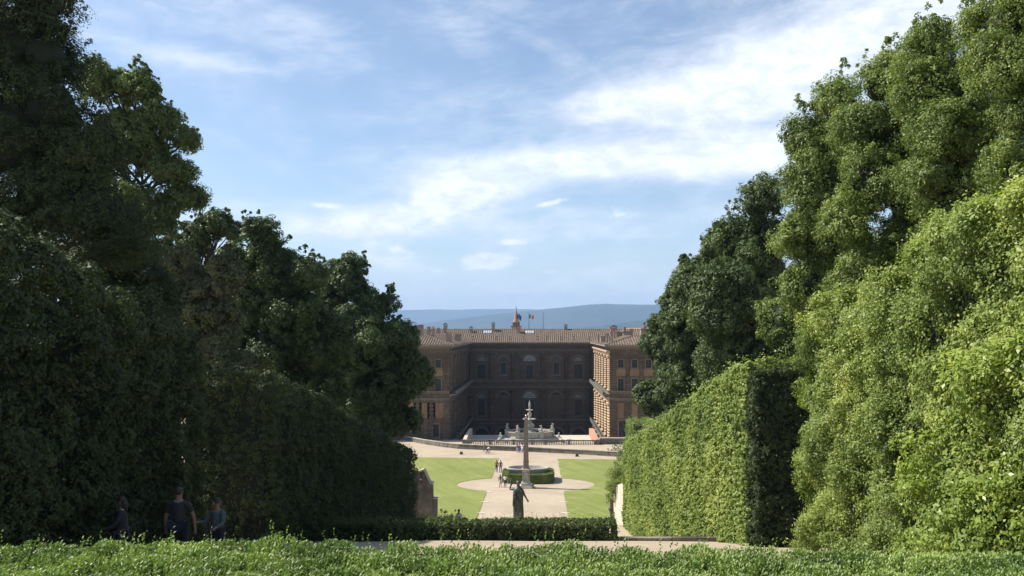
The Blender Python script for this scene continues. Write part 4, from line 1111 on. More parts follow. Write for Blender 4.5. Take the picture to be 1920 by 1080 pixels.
for x in (642, 933):
    p0, p1 = on_roof(740+(x-31)/S6, 560+242/S6), on_roof(740+(x+31)/S6, 560+226/S6); b = MB()
    q = [(p0.x, p0.y, p0.z+.22), (p1.x, p0.y, p0.z+.22), (p1.x, p1.y, p1.z+.22), (p0.x, p1.y, p1.z+.22)]
    b.hexa([(v[0], v[1], v[2]-.35) for v in q]+q); o = part(b, 'skylight', M['skyglass'], main_roof)
    b = MB()
    for k in range(5):
        xx = p0.x+(p1.x-p0.x)*k/4; b.hexa([(xx-.05, p0.y-.02, p0.z+.19), (xx+.05, p0.y-.02, p0.z+.19), (xx+.05, p1.y, p1.z+.19), (xx-.05, p1.y, p1.z+.19), (xx-.05, p0.y-.02, p0.z+.29), (xx+.05, p0.y-.02, p0.z+.29), (xx+.05, p1.y, p1.z+.29), (xx-.05, p1.y, p1.z+.29)])
    part(b, 'skylight_frame', M['iron'], o)

# flags on the palace roof
def flag(px, pt, pb, Y, label, stripes, w=0, h=0, zt=0, droop=0.0, stars=False):
    x = XX(px, Y); r = root_world('flagpole', (x, Y, ZZ(pb, Y)))
    b = MB().tube([(x, Y, ZZ(pb, Y)-.8), (x, Y, ZZ(pt, Y))], [.07, .04], 8).ball((x, Y, ZZ(pt, Y)+.06), .09)
    part(b, 'pole', M['iron'], r)
    if stripes:
        zt = ZZ(zt, Y); n = 18; m_ = 8; b = MB(); ms = []
        vs = []
        for j in range(m_+1):
            for i in range(n+1):
                f = i/n; g = j/m_
                vs.append((x+.05+w*f*(1-.25*g*droop), Y-.18*sin(f*7+g*2)-.1*f, zt-h*g-droop*f*f*w*.75-.08*sin(f*9+g)))
        b.add(vs, [])
        for j in range(m_):
            for i in range(n):
                mi = min(int(i*len(stripes)/n), len(stripes)-1)
                b.f.append((j*(n+1)+i, j*(n+1)+i+1, (j+1)*(n+1)+i+1, (j+1)*(n+1)+i)); b.mi.append(mi)
        mats = [plain('flag_cloth', c, .8, .1, 3) for c in stripes]
        fl = part(b, 'flag', mats if len(mats) > 1 else mats[0], r)
        if stars:
            b = MB()
            for k in range(12):
                a = 2*pi*k/12; f = .5+.21*cos(a); g = .5+.32*sin(a)
                cx_, cz_ = x+.05+w*f*(1-.25*g*droop), zt-h*g-droop*f*f*w*.75-.08*sin(f*9+g); cy_ = Y-.18*sin(f*7+g*2)-.1*f-.05
                pts = [(cx_+(.10 if q % 2 == 0 else .042)*sin(pi*q/5), cz_+(.10 if q % 2 == 0 else .042)*cos(pi*q/5)) for q in range(10)]
                b.prism(pts, 'y', cy_-.01, cy_+.01)
            part(b, 'stars', plain('star_gold', (.75, .55, .05), .6, .05), fl)
    tag(r, label, 'flag', None)
flag(991.8, 586.5, 619, 233, 'green white and red flag flying from a pole on the palace roof', [(.0, .28, .09), (.75, .75, .72), (.60, .03, .04)], 1.35, 1.15, 589, .35)
flag(968.6, 584, 619, 232.5, 'drooping blue flag with gold stars in front of the brick spire', [(.015, .07, .38)], 1.4, 1.3, 588, .8, True)
flag(1018.7, 586.5, 619, 233, 'bare flagpole on the palace roof right of the tricolour flag', None)

# spire behind the palace
SY = 450.0; sx_ = XX(967.8, SY); zs0 = ZZ(625, SY)
sp = root_world('bell_tower', (sx_, SY, -40)); k = SY/F
b = MB(); b.box(sx_-2.3, sx_+2.3, SY-2.3, SY+2.3, -40, ZZ(612.5, SY)); part(b, 'tower', M['spire'], sp)
b = MB(); b.box(sx_-3.0, sx_+3.0, SY-3, SY+3, ZZ(613.2, SY), ZZ(611.6, SY)); b.box(sx_-2.7, sx_+2.7, SY-2.7, SY+2.7, ZZ(611.6, SY), ZZ(610.8, SY)); part(b, 'balcony', M['trim'], sp)
b = MB()
for i in range(8):
    a = 2*pi*(i+.5)/8; b.box(sx_+1.7*cos(a)-.32, sx_+1.7*cos(a)+.32, SY+1.7*sin(a)-.32, SY+1.7*sin(a)+.32, ZZ(610.8, SY), ZZ(605.2, SY))
b.lathe((sx_, SY, 0), [(1.3, ZZ(610.8, SY)), (1.3, ZZ(605, SY))], 8, rot=pi/8)
b.lathe((sx_, SY, 0), [(1.9, ZZ(605.3, SY)), (2.45, ZZ(604.9, SY)), (2.45, ZZ(603.8, SY)), (1.7, ZZ(603.2, SY))], 8, rot=pi/8)
part(b, 'belfry', M['trim'], sp)
b = MB(); b.lathe((sx_, SY, 0), [(1.75, ZZ(603.6, SY)), (1.45, ZZ(600, SY)), (.12, ZZ(579, SY)), (.02, ZZ(578.6, SY))], 12); part(b, 'spire', M['spire'], sp)
b = MB(); b.ball((sx_, SY, ZZ(578, SY)), .32).tube([(sx_, SY, ZZ(578, SY)), (sx_, SY, ZZ(573, SY))], .06, 6).box(sx_-.4, sx_+.4, SY-.05, SY+.05, ZZ(574.6, SY), ZZ(574.3, SY)); part(b, 'finial', M['iron'], sp)
tag(sp, 'slim brick church spire rising behind the palace roof', 'bell tower')
# house with orange roof behind the right wing
hs_ = root_world('house', (XX(1215, 262), 262, -30)); b = MB(); b.box(XX(1180, 262), XX(1262, 262), 262, 276, -38, ZZ(626, 262)); part(b, 'wall', M['chim'], hs_)
b = MB(); tiled(b, (XX(1178, 261.4), 261.4, ZZ(626.5, 262)), (XX(1264, 261.4), 261.4, ZZ(626.5, 262)), lambda s: (XX(1178, 261.4)+14.5*s, 269, ZZ(616, 269)), seed=8)
b.add([(XX(1178, 261.4), 269, ZZ(616, 269)), (XX(1178, 261.4)+14.5, 269, ZZ(616, 269)), (XX(1178, 261.4)+14.5, 277, ZZ(626, 262)), (XX(1178, 261.4), 277, ZZ(626, 262))], [(0,1,2,3)])
part(b, 'roof', M['tiles_new'], hs_)
tag(hs_, 'house with a bright orange tiled roof behind the right palace wing', 'house')

# ------------------------------------------------------------------ terrace with balustrade
TY, TB, TZ = 163.0, 181.0, -22.62; TX0, TX1 = XX(867, TY), XX(1124, TY)
ter = root_world('fountain_terrace', ((TX0+TX1)/2, TY, -24)); tag(ter, 'raised stone terrace with a shade darkened balustrade in front of the palace courtyard', 'terrace')
b = MB(); b.box(TX0, TX1, TY, TB, -31, TZ); part(b, 'deck', M['pale'], ter)
b = MB(); b.box(TX0-.1, TX1+.1, TY-.12, TY-.002, TZ-.35, TZ+.04); b.box(TX0-.05, TX1+.05, TY-.06, TY-.002, -24.2, TZ-.36); part(b, 'front_wall', M['parapet'], ter)
posts = [868.5, 919, 957, 984, 1022.7, 1067, 1124]
px_z = lambda lx: 860+lx/5.4
posts = [TX0+.25]+[XX(px_z(v), TY) for v in (320, 557, 745, 880, 1118)]+[TX1-.25]
for p in posts:
    b = MB(); b.box(p-.28, p+.28, TY+.0, TY+.5, TZ, TZ+1.22); b.box(p-.36, p+.36, TY-.06, TY+.56, TZ+1.22, TZ+1.34); part(b, 'balustrade_post', M['parapet'], ter)
balm = None
for a, c in zip(posts[:-1], posts[1:]):
    b = MB(); b.box(a+.29, c-.29, TY+.06, TY+.44, TZ+1.02, TZ+1.24); b.box(a+.29, c-.29, TY+.06, TY+.44, TZ+.003, TZ+.18)
    sec = part(b, 'balustrade', M['parapet'], ter)
    n = max(2, int((c-a-.6)/.335))
    for k in range(n):
        x = a+.3+(c-a-.6)*(k+.5)/n
        if balm is None:
            bb = MB().lathe((0, 0, 0), [(.09, 0), (.09, .06), (.06, .1), (.10, .3), (.065, .62), (.055, .70), (.09, .76), (.09, .84)], 8)
            balm = bb.build('baluster', M['parapet'], None, True); o = balm  # darker stone puts the backlit front's shade into the balusters
        else: o = balm.copy(); col.objects.link(o)
        o.parent = sec; o.location = Vector((x, TY+.25, TZ+.18))
for sx0, sx1, lb in ((TX0-.1, TX0+.55, 0), (TX1-.95, TX1, 1)):
    b = MB(); b.prism([(TY+.55, TZ), (TB, TZ), (TB, TZ+1.5), (TY+6, TZ+1.35), (TY+.55, TZ+.95)], 'x', sx0, sx1)
    part(b, 'side_ramp_wall', M['palewall'] if lb == 0 else M['terracotta'], ter)
# grey slab painted in as the shadow on the left deck
b = MB(); b.box(TX0+.9, XX(935, 172), TY+8, TB-1.5, TZ+.001, TZ+.05); part(b, 'deck_shadow', M['granite_grey'], ter)

# road wall
pts = [(745, 814, 823), (757, 817, 825), (795, 824, 833), (830, 829, 838.5), (859, 832, 841.5), (900, 834, 843.5), (950, 836, 845.5), (1000, 838, 847.5), (1050, 841, 850), (1100, 843.3, 852.7), (1158, 846.5, 856.5), (1215, 849.5, 860), (1262, 852, 863)]
rw = []
for px, pt, pb in pts:
    Y = 150.0
    for _ in range(40): Y = .5*Y+.5*(-G(Y)*F/(pb-HOR))
    rw.append((XX(px, Y), Y, G(Y), ZZ(pt, Y)))
rw = [(rw[0][0]-26, rw[0][1]+16, G(rw[0][1]+16), rw[0][3]+.3)]+rw+[(rw[-1][0]+24, rw[-1][1]-4, G(rw[-1][1]), rw[-1][3])]
b, c = MB(), MB()
for (x0, y0, g0, t0), (x1, y1, g1, t1) in zip(rw[:-1], rw[1:]):
    b.hexa([(x0,y0,g0-.5), (x1,y1,g1-.5), (x1,y1+.45,g1-.5), (x0,y0+.45,g0-.5), (x0,y0,t0-.14), (x1,y1,t1-.14), (x1,y1+.45,t1-.14), (x0,y0+.45,t0-.14)])
    c.hexa([(x0,y0-.06,t0-.138), (x1,y1-.06,t1-.138), (x1,y1+.52,t1-.138), (x0,y0+.52,t0-.138), (x0,y0-.06,t0), (x1,y1-.06,t1), (x1,y1+.52,t1), (x0,y0+.52,t0)])
rwr = root_world('road_wall', (0, rw[6][1], G(150))); part(b, 'wall', M['parapet'], rwr); part(c, 'coping', M['coping'], rwr)
tag(rwr, 'long low mossy stone wall curving along the road below the palace', 'wall')
rt = root_world('retaining_wall', (16, 166, -24)); b = MB(); b.box(TX1+.15, 40, 164.0, 165.2, -26, -21.3); part(b, 'wall', M['parapet'], rt)
b = MB(); b.box(TX1+.12, 40, 163.9, 165.3, -21.297, -21.1); part(b, 'coping', M['chim'], rt); tag(rt, 'dark retaining wall right of the terrace below the palace wing', 'wall')
grid_sheet('courtyard_floor', [XL, 0, XR], [TB, 200, YB], lambda x, y: -31.2, M['parapet'], 'courtyard floor below the terrace')

# ------------------------------------------------------------------ fountain on the terrace
FX, FY = XX(993, 172), 172.0
fo = root_world('terrace_fountain', (FX, FY, TZ)); tag(fo, 'pale octagonal marble fountain with two raised bowls and cherubs on the terrace', 'fountain')
def octr(b, r0, r1, z0, z1, n=8): b.lathe((FX, FY, 0), [(.01, z0), (r0, z0), (r1, z1), (.01, z1)], n, rot=pi/8, sy=.8)
b = MB(); octr(b, 7.1, 7.1, TZ, TZ+.28); octr(b, 6.6, 6.6, TZ+.28, TZ+.52); octr(b, 6.1, 6.0, TZ+.52, TZ+.78); part(b, 'steps', M['marble'], fo)
b = MB(); b.lathe((FX, FY, 0), [(5.0, TZ+.78), (5.15, TZ+.9), (4.85, TZ+1.1), (4.95, TZ+1.75), (5.3, TZ+1.9), (5.3, TZ+2.05), (4.75, TZ+2.05), (4.6, TZ+1.5), (.1, TZ+1.45)], 8, rot=pi/8, sy=.8); part(b, 'basin', M['marble'], fo)
b = MB(); b.lathe((FX, FY, 0), [(.01, TZ+1.8), (4.7, TZ+1.8)], 8, rot=pi/8, sy=.8); part(b, 'water', M['glass'], fo)
b = MB(); z = TZ+1.5
b.lathe((FX, FY, z), [(1.4, 0), (1.4, .35), (.9, .5), (.62, .8), (.95, 1.3), (1.05, 1.7), (.6, 2.2), (.35, 2.55), (.4, 2.75), (.9, 2.80), (1.40, 2.93), (1.44, 3.0), (1.2, 2.97), (.3, 2.9),
                       (.25, 3.3), (.42, 3.7), (.5, 4.0), (.28, 4.35), (.22, 4.6), (.4, 4.72), (.76, 4.84), (.8, 4.91), (.6, 4.88), (.16, 4.85), (.16, 5.3)], 16)
part(b, 'bowls', M['marble'], fo, True)
b = MB().lathe((FX, FY, z), [(.16, 5.0), (.16, 5.3), (.20, 5.6), (.24, 5.85), (.16, 6.35), (.06, 6.75), (.01, 6.9)], 10)
for k in range(3):
    for i in range(7):
        a = 2*pi*(i+.5*k)/7; b.ball((FX+(.22-.04*k)*cos(a), FY+(.22-.04*k)*sin(a), z+5.6+.3*k), .07, 6, 5, (1, 1, 1.6))
part(b, 'artichoke_finial', M['marble'], fo, True)
def cherub(x, y, z, s, rz, lie=False):
    """small plump seated figure with head, arms and legs"""
    b = MB(); R = Matrix.Rotation(rz, 3, 'Z')
    def P(a, c, d): v = R @ Vector((a, c, d)); return (x+v.x*s, y+v.y*s, z+v.z*s)
    b.ball(P(0, 0, .18), .20*s, 10, 7); b.tube([P(0, 0, .15), P(.02, 0, .4), P(0, .02, .62), P(0, .03, .72)], [.19*s, .17*s, .16*s, .07*s], 8); b.ball(P(0, .05, .84), .13*s, 10, 8, (1, 1, 1.15))
    b.tube([P(.14, .02, .6), P(.27, .12, .45), P(.22, .28, .55)], [.06*s, .05*s, .04*s], 6); b.tube([P(-.14, .02, .6), P(-.30, .02, .72 if not lie else .3), P(-.30, .12, .95 if not lie else .12)], [.06*s, .05*s, .04*s], 6)
    b.tube([P(.09, .05, .15), P(.16, .35, .16), P(.14, .38, -.12)], [.10*s, .08*s, .05*s], 6); b.tube([P(-.09, .05, .15), P(-.18, .33, .2), P(-.2, .45, -.05)], [.10*s, .08*s, .05*s], 6)
    part(b, 'cherub', M['marble'], fo, True)
for k, (px, dy) in enumerate(((950.5, .3), (970.5, -3.4), (1015.3, -3.4), (1036, .3))):
    x = XX(px, FY+dy); b = MB(); b.box(x-.42, x+.42, FY+dy-.42, FY+dy+.42, TZ+.5, TZ+2.3); b.box(x-.5, x+.5, FY+dy-.5, FY+dy+.5, TZ+2.1, TZ+2.22); part(b, 'corner_pedestal', M['marble'], fo)
    cherub(x, FY+dy, TZ+2.35, 1.25, (0.6, 2.6, -2.4, -.7)[k]+pi)
for k, (px, yy) in enumerate(((939, 168.5), (1047.5, 168.3))): cherub(XX(px, yy), yy, TZ+.85, 1.3, 2.2 if k == 0 else -2.2, True)
b = MB().tube([(XX(1050, 168), 168, TZ+.9), (XX(1054, 167.6), 167.6, TZ+.55), (XX(1060, 167.4), 167.4, TZ+.2)], [.3, .35, .2], 8); part(b, 'stone_swan', M['marble'], fo, True)
b = MB().tube([(XX(938, 168), 168, TZ+.9), (XX(934, 167.6), 167.6, TZ+.5), (XX(929, 167.4), 167.4, TZ+.2)], [.3, .35, .2], 8); part(b, 'stone_swan', M['marble'], fo, True)

# ------------------------------------------------------------------ granite basin
bx, by, bz = -1.42, 117.3, G(117.3)
gb = root_world('granite_basin', (bx, by, bz)); tag(gb, 'large oval grey granite tub standing inside the ring hedge', 'basin')
b = MB().lathe((bx, by, bz+.62), [(.02, -.1), (1.9, -.1), (2.35, .05), (2.75, .5), (2.92, .95), (3.08, 1.02), (3.10, 1.20), (2.98, 1.27), (2.78, 1.25), (2.70, 1.1), (2.45, .55), (1.9, .35), (.02, .3)], 40, sy=.62)
part(b, 'tub', M['granite_grey'], gb, True)
b = MB(); b.box(bx-1.9, bx+1.9, by-.9, by+.9, bz-.1, bz+.54); part(b, 'plinth', M['granite_grey'], gb)

# ------------------------------------------------------------------ obelisk
ox, oy, oz = XX(986.3, 111), 111.0, G(111)
ob = root_world('obelisk', (ox, oy, oz)); tag(ob, 'tall red granite obelisk with a gilt ball on a white marble pedestal', 'obelisk')
b = MB().box(ox-1.0, ox+1.0, oy-1.0, oy+1.0, oz-.1, oz+.16).box(ox-.84, ox+.84, oy-.84, oy+.84, oz+.16, oz+.36); part(b, 'step', M['pale'], ob)
b = MB(); S2 = sqrt(2)
b.lathe((ox, oy, oz), [(.64*S2, .36), (.64*S2, .62), (.58*S2, .70), (.52*S2, .80), (.47*S2, .95), (.47*S2, 2.28), (.52*S2, 2.36), (.58*S2, 2.42), (.58*S2, 2.54), (.50*S2, 2.60), (.01, 2.60)], 4, rot=pi/4)
part(b, 'pedestal', M['marble'], ob)
b = MB()
for s_ in (0, 1, 2, 3):
    R = Matrix.Rotation(s_*pi/2, 4, 'Z')
    for (u0, u1, z0, z1) in ((-.36, .36, 2.10, 2.16), (-.36, .36, 1.06, 1.12), (-.36, -.30, 1.124, 2.096), (.30, .36, 1.124, 2.096)):
        q = [(u0,-.49,z0), (u1,-.49,z0), (u1,-.465,z0), (u0,-.465,z0), (u0,-.49,z1), (u1,-.49,z1), (u1,-.465,z1), (u0,-.465,z1)]
        b.hexa([tuple(Vector((ox, oy, oz))+(R @ Vector(p))) for p in q])
part(b, 'panel_moulding', M['trim'], ob)
b = MB(); zb0 = oz+2.60
b.lathe((ox, oy, 0), [(.40*S2, zb0), (.40*S2, zb0+.22), (.36*S2, zb0+.26), (.36*S2, zb0+.80), (.40*S2, zb0+.86), (.38*S2, zb0+.98), (.01, zb0+.98)], 4, rot=pi/4); part(b, 'shaft_base', M['granite_red'], ob)
b = MB(); b.lathe((ox, oy, 0), [(.345*S2, zb0+.98), (.235*S2, ZZ(784, 111)), (.01, ZZ(780.2, 111))], 4, rot=pi/4); part(b, 'shaft', M['granite_red'], ob)
b = MB().ball((ox, oy, ZZ(779.3, 111)), .15, 14, 10).tube([(ox, oy, ZZ(781, 111)), (ox, oy, ZZ(779.6, 111))], .06, 8); part(b, 'ball_finial', plain('gilt_ball', (.62, .48, .22), .35, .1, metal=.8), ob, True)
for s1_ in (-1, 1):
    for s2_ in (-1, 1):
        b = MB(); px_, py_ = ox+s1_*.86, oy+s2_*.86
        b.ball((px_, py_, oz+.30), .17, 10, 7, (1.1, 1.3, .8)).ball((px_+s1_*.18, py_+s2_*.1, oz+.33), .08, 8, 6).tube([(px_+s1_*.14, py_-.1, oz+.2), (px_+s1_*.22, py_-.14, oz+.16)], .05, 6).tube([(px_+s1_*.14, py_+.1, oz+.2), (px_+s1_*.22, py_+.14, oz+.16)], .05, 6)
        part(b, 'tortoise_foot', M['bronze'], ob, True)

# ------------------------------------------------------------------ amphitheatre end walls
def px_poly(pts, Y): return [(XX(x, Y), ZZ(y, Y)) for x, y in pts]
Yw = 76.0
wl = root_world('end_wall', (XX(795, Yw), Yw, G(Yw))); tag(wl, 'dark stained plaster wall with stepped sloping top at the left lawn', 'wall')
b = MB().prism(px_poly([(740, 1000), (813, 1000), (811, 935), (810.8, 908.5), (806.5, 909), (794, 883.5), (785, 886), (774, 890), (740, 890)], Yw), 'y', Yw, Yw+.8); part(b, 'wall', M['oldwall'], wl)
b = MB()
def strip(p, q, th=.14, out=.1):
    (x0, z0), (x1, z1) = px_poly([p, q], Yw); b.hexa([(x0,Yw-out,z0), (x1,Yw-out,z1), (x1,Yw+.8+out,z1), (x0,Yw+.8+out,z0), (x0,Yw-out,z0+th), (x1,Yw-out,z1+th), (x1,Yw+.8+out,z1+th), (x0,Yw+.8+out,z0+th)])
strip((740, 889.8), (774, 889.8)); strip((774.05, 889.6), (785, 885.6)); strip((785.05, 885.4), (794.6, 882.6)); strip((794.7, 882.6), (806.6, 908.0)); strip((806.7, 907.8), (811.8, 907.8))
part(b, 'coping', M['coping'], wl)
b = MB(); x0, x1 = XX(811.2, Yw), XX(818.6, Yw); b.box(x0, x1, Yw+.05, Yw+.9, G(Yw)-1, ZZ(936, Yw)); part(b, 'pier', M['oldwall'], wl)
b = MB(); b.box(x0+.0, x1+.08, Yw-.05, Yw+1.0, ZZ(935.9, Yw), ZZ(934, Yw)); part(b, 'pier_cap', M['coping'], wl)
b = MB(); xq = XX(790, Yw); b.box(xq-.07, xq+.07, Yw-.12, Yw-.002, ZZ(905, Yw), ZZ(886, Yw)); part(b, 'drain_pipe', M['iron'], wl)
b = MB(); b.lathe((XX(789.8, Yw), Yw-.14, ZZ(899, Yw)), [(.01, -.06), (.1, -.04), (.12, .05), (.03, .1)], 8); part(b, 'wall_lamp', M['marble'], wl)
wr = root_world('end_wall', (7.8, 80, G(80))); tag(wr, 'sunlit pale plaster wall at the end of the right hedge', 'wall')
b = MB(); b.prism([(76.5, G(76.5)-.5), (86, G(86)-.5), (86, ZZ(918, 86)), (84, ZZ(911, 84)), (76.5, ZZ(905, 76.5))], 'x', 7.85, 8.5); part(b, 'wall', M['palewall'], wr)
b = MB(); b.box(7.5, 8.0, 86.02, 86.6, G(86)-.5, ZZ(936, 86)); part(b, 'pier', M['oldwall'], wr)
b = MB(); b.box(7.35, 8.05, 85.8, 86.7, ZZ(957, 86), ZZ(955, 86)); part(b, 'pier_ledge', M['iron'], wr)

# ------------------------------------------------------------------ people
def skin_mesh(name, verts, edges, radii, mats, parent, sub=1, root_i=0, smooth=True):
    """one continuous surface grown round a skeleton"""
    me = bpy.data.meshes.new(name+'_sk'); me.from_pydata([tuple(v) for v in verts], edges, []); me.update()
    o = bpy.data.objects.new(name+'_sk', me); col.objects.link(o)
    md = o.modifiers.new('skin', 'SKIN'); md.use_smooth_shade = smooth
    for i, r in enumerate(radii):
        rr = r if isinstance(r, tuple) else (r, r); me.skin_vertices[0].data[i].radius = rr
    me.skin_vertices[0].data[root_i].use_root = True
    if sub: s_ = o.modifiers.new('sub', 'SUBSURF'); s_.levels = sub; s_.render_levels = sub
    dg = bpy.context.evaluated_depsgraph_get(); dg.update()
    m2 = bpy.data.meshes.new_from_object(o.evaluated_get(dg)); m2.name = name
    bpy.data.objects.remove(o); bpy.data.meshes.remove(me)
    m2.materials.clear(); m2.materials.append(mats)
    if smooth: m2.polygons.foreach_set('use_smooth', [True]*len(m2.polygons))
    n = bpy.data.objects.new(name, m2); col.objects.link(n); n.parent = parent
    return n
cloth_cache = {}
def cloth(c):
    if c not in cloth_cache: cloth_cache[c] = plain('cloth', c, .85, .15, 6)
    return cloth_cache[c]
SKINM = plain('skin', (.22, .13, .09), .55, .08, 6)
HAIRM = plain('hair', (.03, .02, .015), .6, .2, 12)
def person(x, y, rz, h, shirt, legs, label, skirt=False, short=False, long_hair=False, stride=.18, arms=((.15, 0, 0), (.15, 0, 0)), z=None, bend=0.0, hat=None, group=None, bag=None, sleeves='short', hairc=None, fingers=False, strap=None):
    """figure facing +y before rotation; h = height"""
    k = h/1.75
    r = empty('person', (x, y, G(y) if z is None else z), rz); tag(r, label, 'person', group)
    V = lambda a, b, c: Vector((a*k, b*k, c*k))
    bd = bend
    def up(a, b, c):                                         # bend the trunk forward about the hip
        if c > .95: d = c-.95; return V(a, b+d*sin(bd), .95+d*cos(bd))
        return V(a, b, c)
    L = {}
    L['pel'] = V(0, 0, .95); L['waist'] = up(0, .0, 1.08); L['chest'] = up(0, .01, 1.28); L['neck0'] = up(0, 0, 1.42); L['neck1'] = up(0, .015, 1.50); L['head0'] = up(0, .03, 1.58); L['head1'] = up(0, .02, 1.70)
    s = stride
    for sd, q in ((-1, 's'), (1, 'd')):
        f = s*sd
        L['hip'+q] = V(.09*sd, 0, .90); L['kn'+q] = V(.10*sd, f*.55+.03, .50); L['an'+q] = V(.10*sd, f*.95-.02+(-.05 if f < 0 else 0), .09+(.04 if f < 0 else 0)); L['toe'+q] = V(.12*sd, f*.95+.15, .035)
        out, fw, el = arms[0 if sd < 0 else 1]
        L['sh'+q] = up(.185*sd, 0, 1.38); 
        e = L['sh'+q]+V(sd*(.03+out*.28), .28*sin(fw), -.28*cos(fw)*cos(out*.5))
        w_ = e+V(sd*(.01+out*.02), .26*sin(fw+el), -.26*cos(fw+el)); L['el'+q] = e; L['wr'+q] = w_; L['ha'+q] = w_+(w_-e).normalized()*.08*k
    names = list(L); idx = {n: i for i, n in enumerate(names)}
    E = [('pel','waist'),('waist','chest'),('chest','neck0'),('neck0','neck1'),('neck1','head0'),('head0','head1')]
    for q in 'sd': E += [('pel','hip'+q),('hip'+q,'kn'+q),('kn'+q,'an'+q),('an'+q,'toe'+q),('neck0','sh'+q),('sh'+q,'el'+q),('el'+q,'wr'+q),('wr'+q,'ha'+q)]
    R = {'pel': .13, 'waist': .115, 'chest': .13, 'neck0': .075, 'neck1': .05, 'head0': .085, 'head1': .075, 'hip': .088, 'kn': .055, 'an': .038, 'toe': .035, 'sh': .058, 'el': .040, 'wr': .027, 'ha': .032}
    rad = [R[n if n in R else n[:-1]]*k for n in names]
    verts = [L[n] for n in names]; edges = [(idx[a], idx[b_]) for a, b_ in E]
    if fingers:
        for q in 'sd':
            d = (L['ha'+q]-L['wr'+q]).normalized(); t = Vector((1, 0, 0)); t = (t-d*t.dot(d)).normalized(); u = d.cross(t)
            for fi in range(5):
                base = L['ha'+q]+t*(fi-1.5)*.016*k if fi < 4 else L['wr'+q]+d*.03*k
                l_ = (.036, .042, .040, .032, .03)[fi]*k; dd = d if fi < 4 else (d*.6+u*.7).normalized()
                i0 = len(verts); verts += [base+dd*l_, base+dd*l_*1.7+u*.012*k, base+dd*l_*2.2+u*.028*k]; rad += [.0085*k, .0075*k, .006*k]; edges += [(idx['ha'+q] if fi < 4 else idx['wr'+q], i0), (i0, i0+1), (i0+1, i0+2)]
    body = skin_mesh('body', verts, edges, rad, SKINM, r, 2 if fingers else 1)
    def sub(name, ns, es, infl, m, cut=None):
        i2 = {n: i for i, n in enumerate(ns)}
        return skin_mesh(name, [L[n] for n in ns], [(i2[a], i2[b_]) for a, b_ in es], [R[n if n in R else n[:-1]]*k*infl.get(n, infl['*']) for n in ns], m, r, 1)
    L['cws'] = L['els'] if sleeves == 'short' else L['wrs']; L['cwd'] = L['eld'] if sleeves == 'short' else L['wrd']; R['cw'] = R['el'] if sleeves == 'short' else R['wr']
    ns = ['pel','waist','chest','neck0','shs','shd']+(['els','eld','cws','cwd'] if sleeves == 'long' else ['mss','msd'])
    for q in 'sd': L['ms'+q] = L['sh'+q].lerp(L['el'+q], .75)
    R['ms'] = R['el']*1.15
    es = [('pel','waist'),('waist','chest'),('chest','neck0'),('neck0','shs'),('neck0','shd')]
    es += [('shs','els'),('els','cws'),('shd','eld'),('eld','cwd')] if sleeves == 'long' else [('shs','mss'),('shd','msd')]
    sub('shirt', ns, es, {'*': 1.30, 'pel': 1.34, 'neck0': 1.02, 'waist': 1.28, 'chest': 1.22}, cloth(shirt))
    if skirt:
        b = MB(); zs = .46 if short else .30; n = 14
        vs = []
        for (zz, rr) in ((1.02, .145), (.90, .185), (.7, .205), (zs, .235)):
            for i in range(n): a = 2*pi*i/n; q = 1+.06*sin(4*a)*(1 if zz < .9 else 0); vs.append(V(rr*q*cos(a), rr*.8*q*sin(a), zz))
        b.add(vs, [(j*n+i, j*n+(i+1) % n, (j+1)*n+(i+1) % n, (j+1)*n+i) for j in range(3) for i in range(n)]); b.build('skirt', cloth(legs), r, True)
    else:
        for q in 'sd': L['cu'+q] = L['kn'+q].lerp(L['an'+q], -.15 if short else .9)
        R['cu'] = R['kn'] if short else R['an']*1.25
        ns = ['pel','hips','hipd']+([] if short else ['kns','knd'])+['cus','cud']
        es = [('pel','hips'),('pel','hipd')]+([('hips','cus'),('hipd','cud')] if short else [('hips','kns'),('kns','cus'),('hipd','knd'),('knd','cud')])
        sub('trousers', ns, es, {'*': 1.28, 'pel': 1.26}, cloth(legs))
    # shoes
    b = MB()
    for q in 'sd':
        a_, t_ = L['an'+q], L['toe'+q]; b.ball(((a_.x+t_.x)/2, (a_.y+t_.y)/2, min(a_.z, t_.z)+.02*k), .05*k, 8, 6, (.95, 2.5, .85))
    b.build('shoes', cloth((.05, .05, .06)), r, True)
    # face: nose, eyes, ears and mouth sit on the head
    hc = (L['head0']+L['head1'])/2; b = MB()
    fwd = Vector((0, cos(bd), -sin(bd))); upv = Vector((0, sin(bd), cos(bd)))
    b.tube([hc+fwd*.080*k+upv*.02*k, hc+fwd*.112*k-upv*.022*k, hc+fwd*.085*k-upv*.03*k], [.008*k, .013*k, .008*k], 6)
    for sd in (-1, 1): b.ball(hc+Vector((sd*.083*k, 0, 0)), .024*k, 6, 5, (.4, .8, 1.2))
    b.build('nose_and_ears', SKINM, r, True)
    b = MB()
    for sd in (-1, 1): b.ball(hc+Vector((sd*.032*k, 0, 0))+fwd*.080*k+upv*.012*k, .011*k, 6, 5, (1.2, .6, .7))
    b.build('eyes', HAIRM, r, True)
    b = MB().ball(hc+fwd*.082*k-upv*.055*k, .02*k, 8, 5, (1.2, .4, .35)); b.build('mouth', cloth((.35, .12, .10)), r, True)
    hm = cloth(hairc) if hairc else HAIRM
    b = MB(); b.ball(hc-fwd*.014*k+upv*.030*k, .098*k, 12, 9, (.93, 1.0, 1.0))
    if long_hair: b.tube([hc-fwd*.06*k+upv*.02*k, hc-fwd*.085*k-upv*.10*k, hc-fwd*.08*k-upv*.27*k], [.075*k, .085*k, .045*k], 9)
    b.build('hair', hm, r, True)
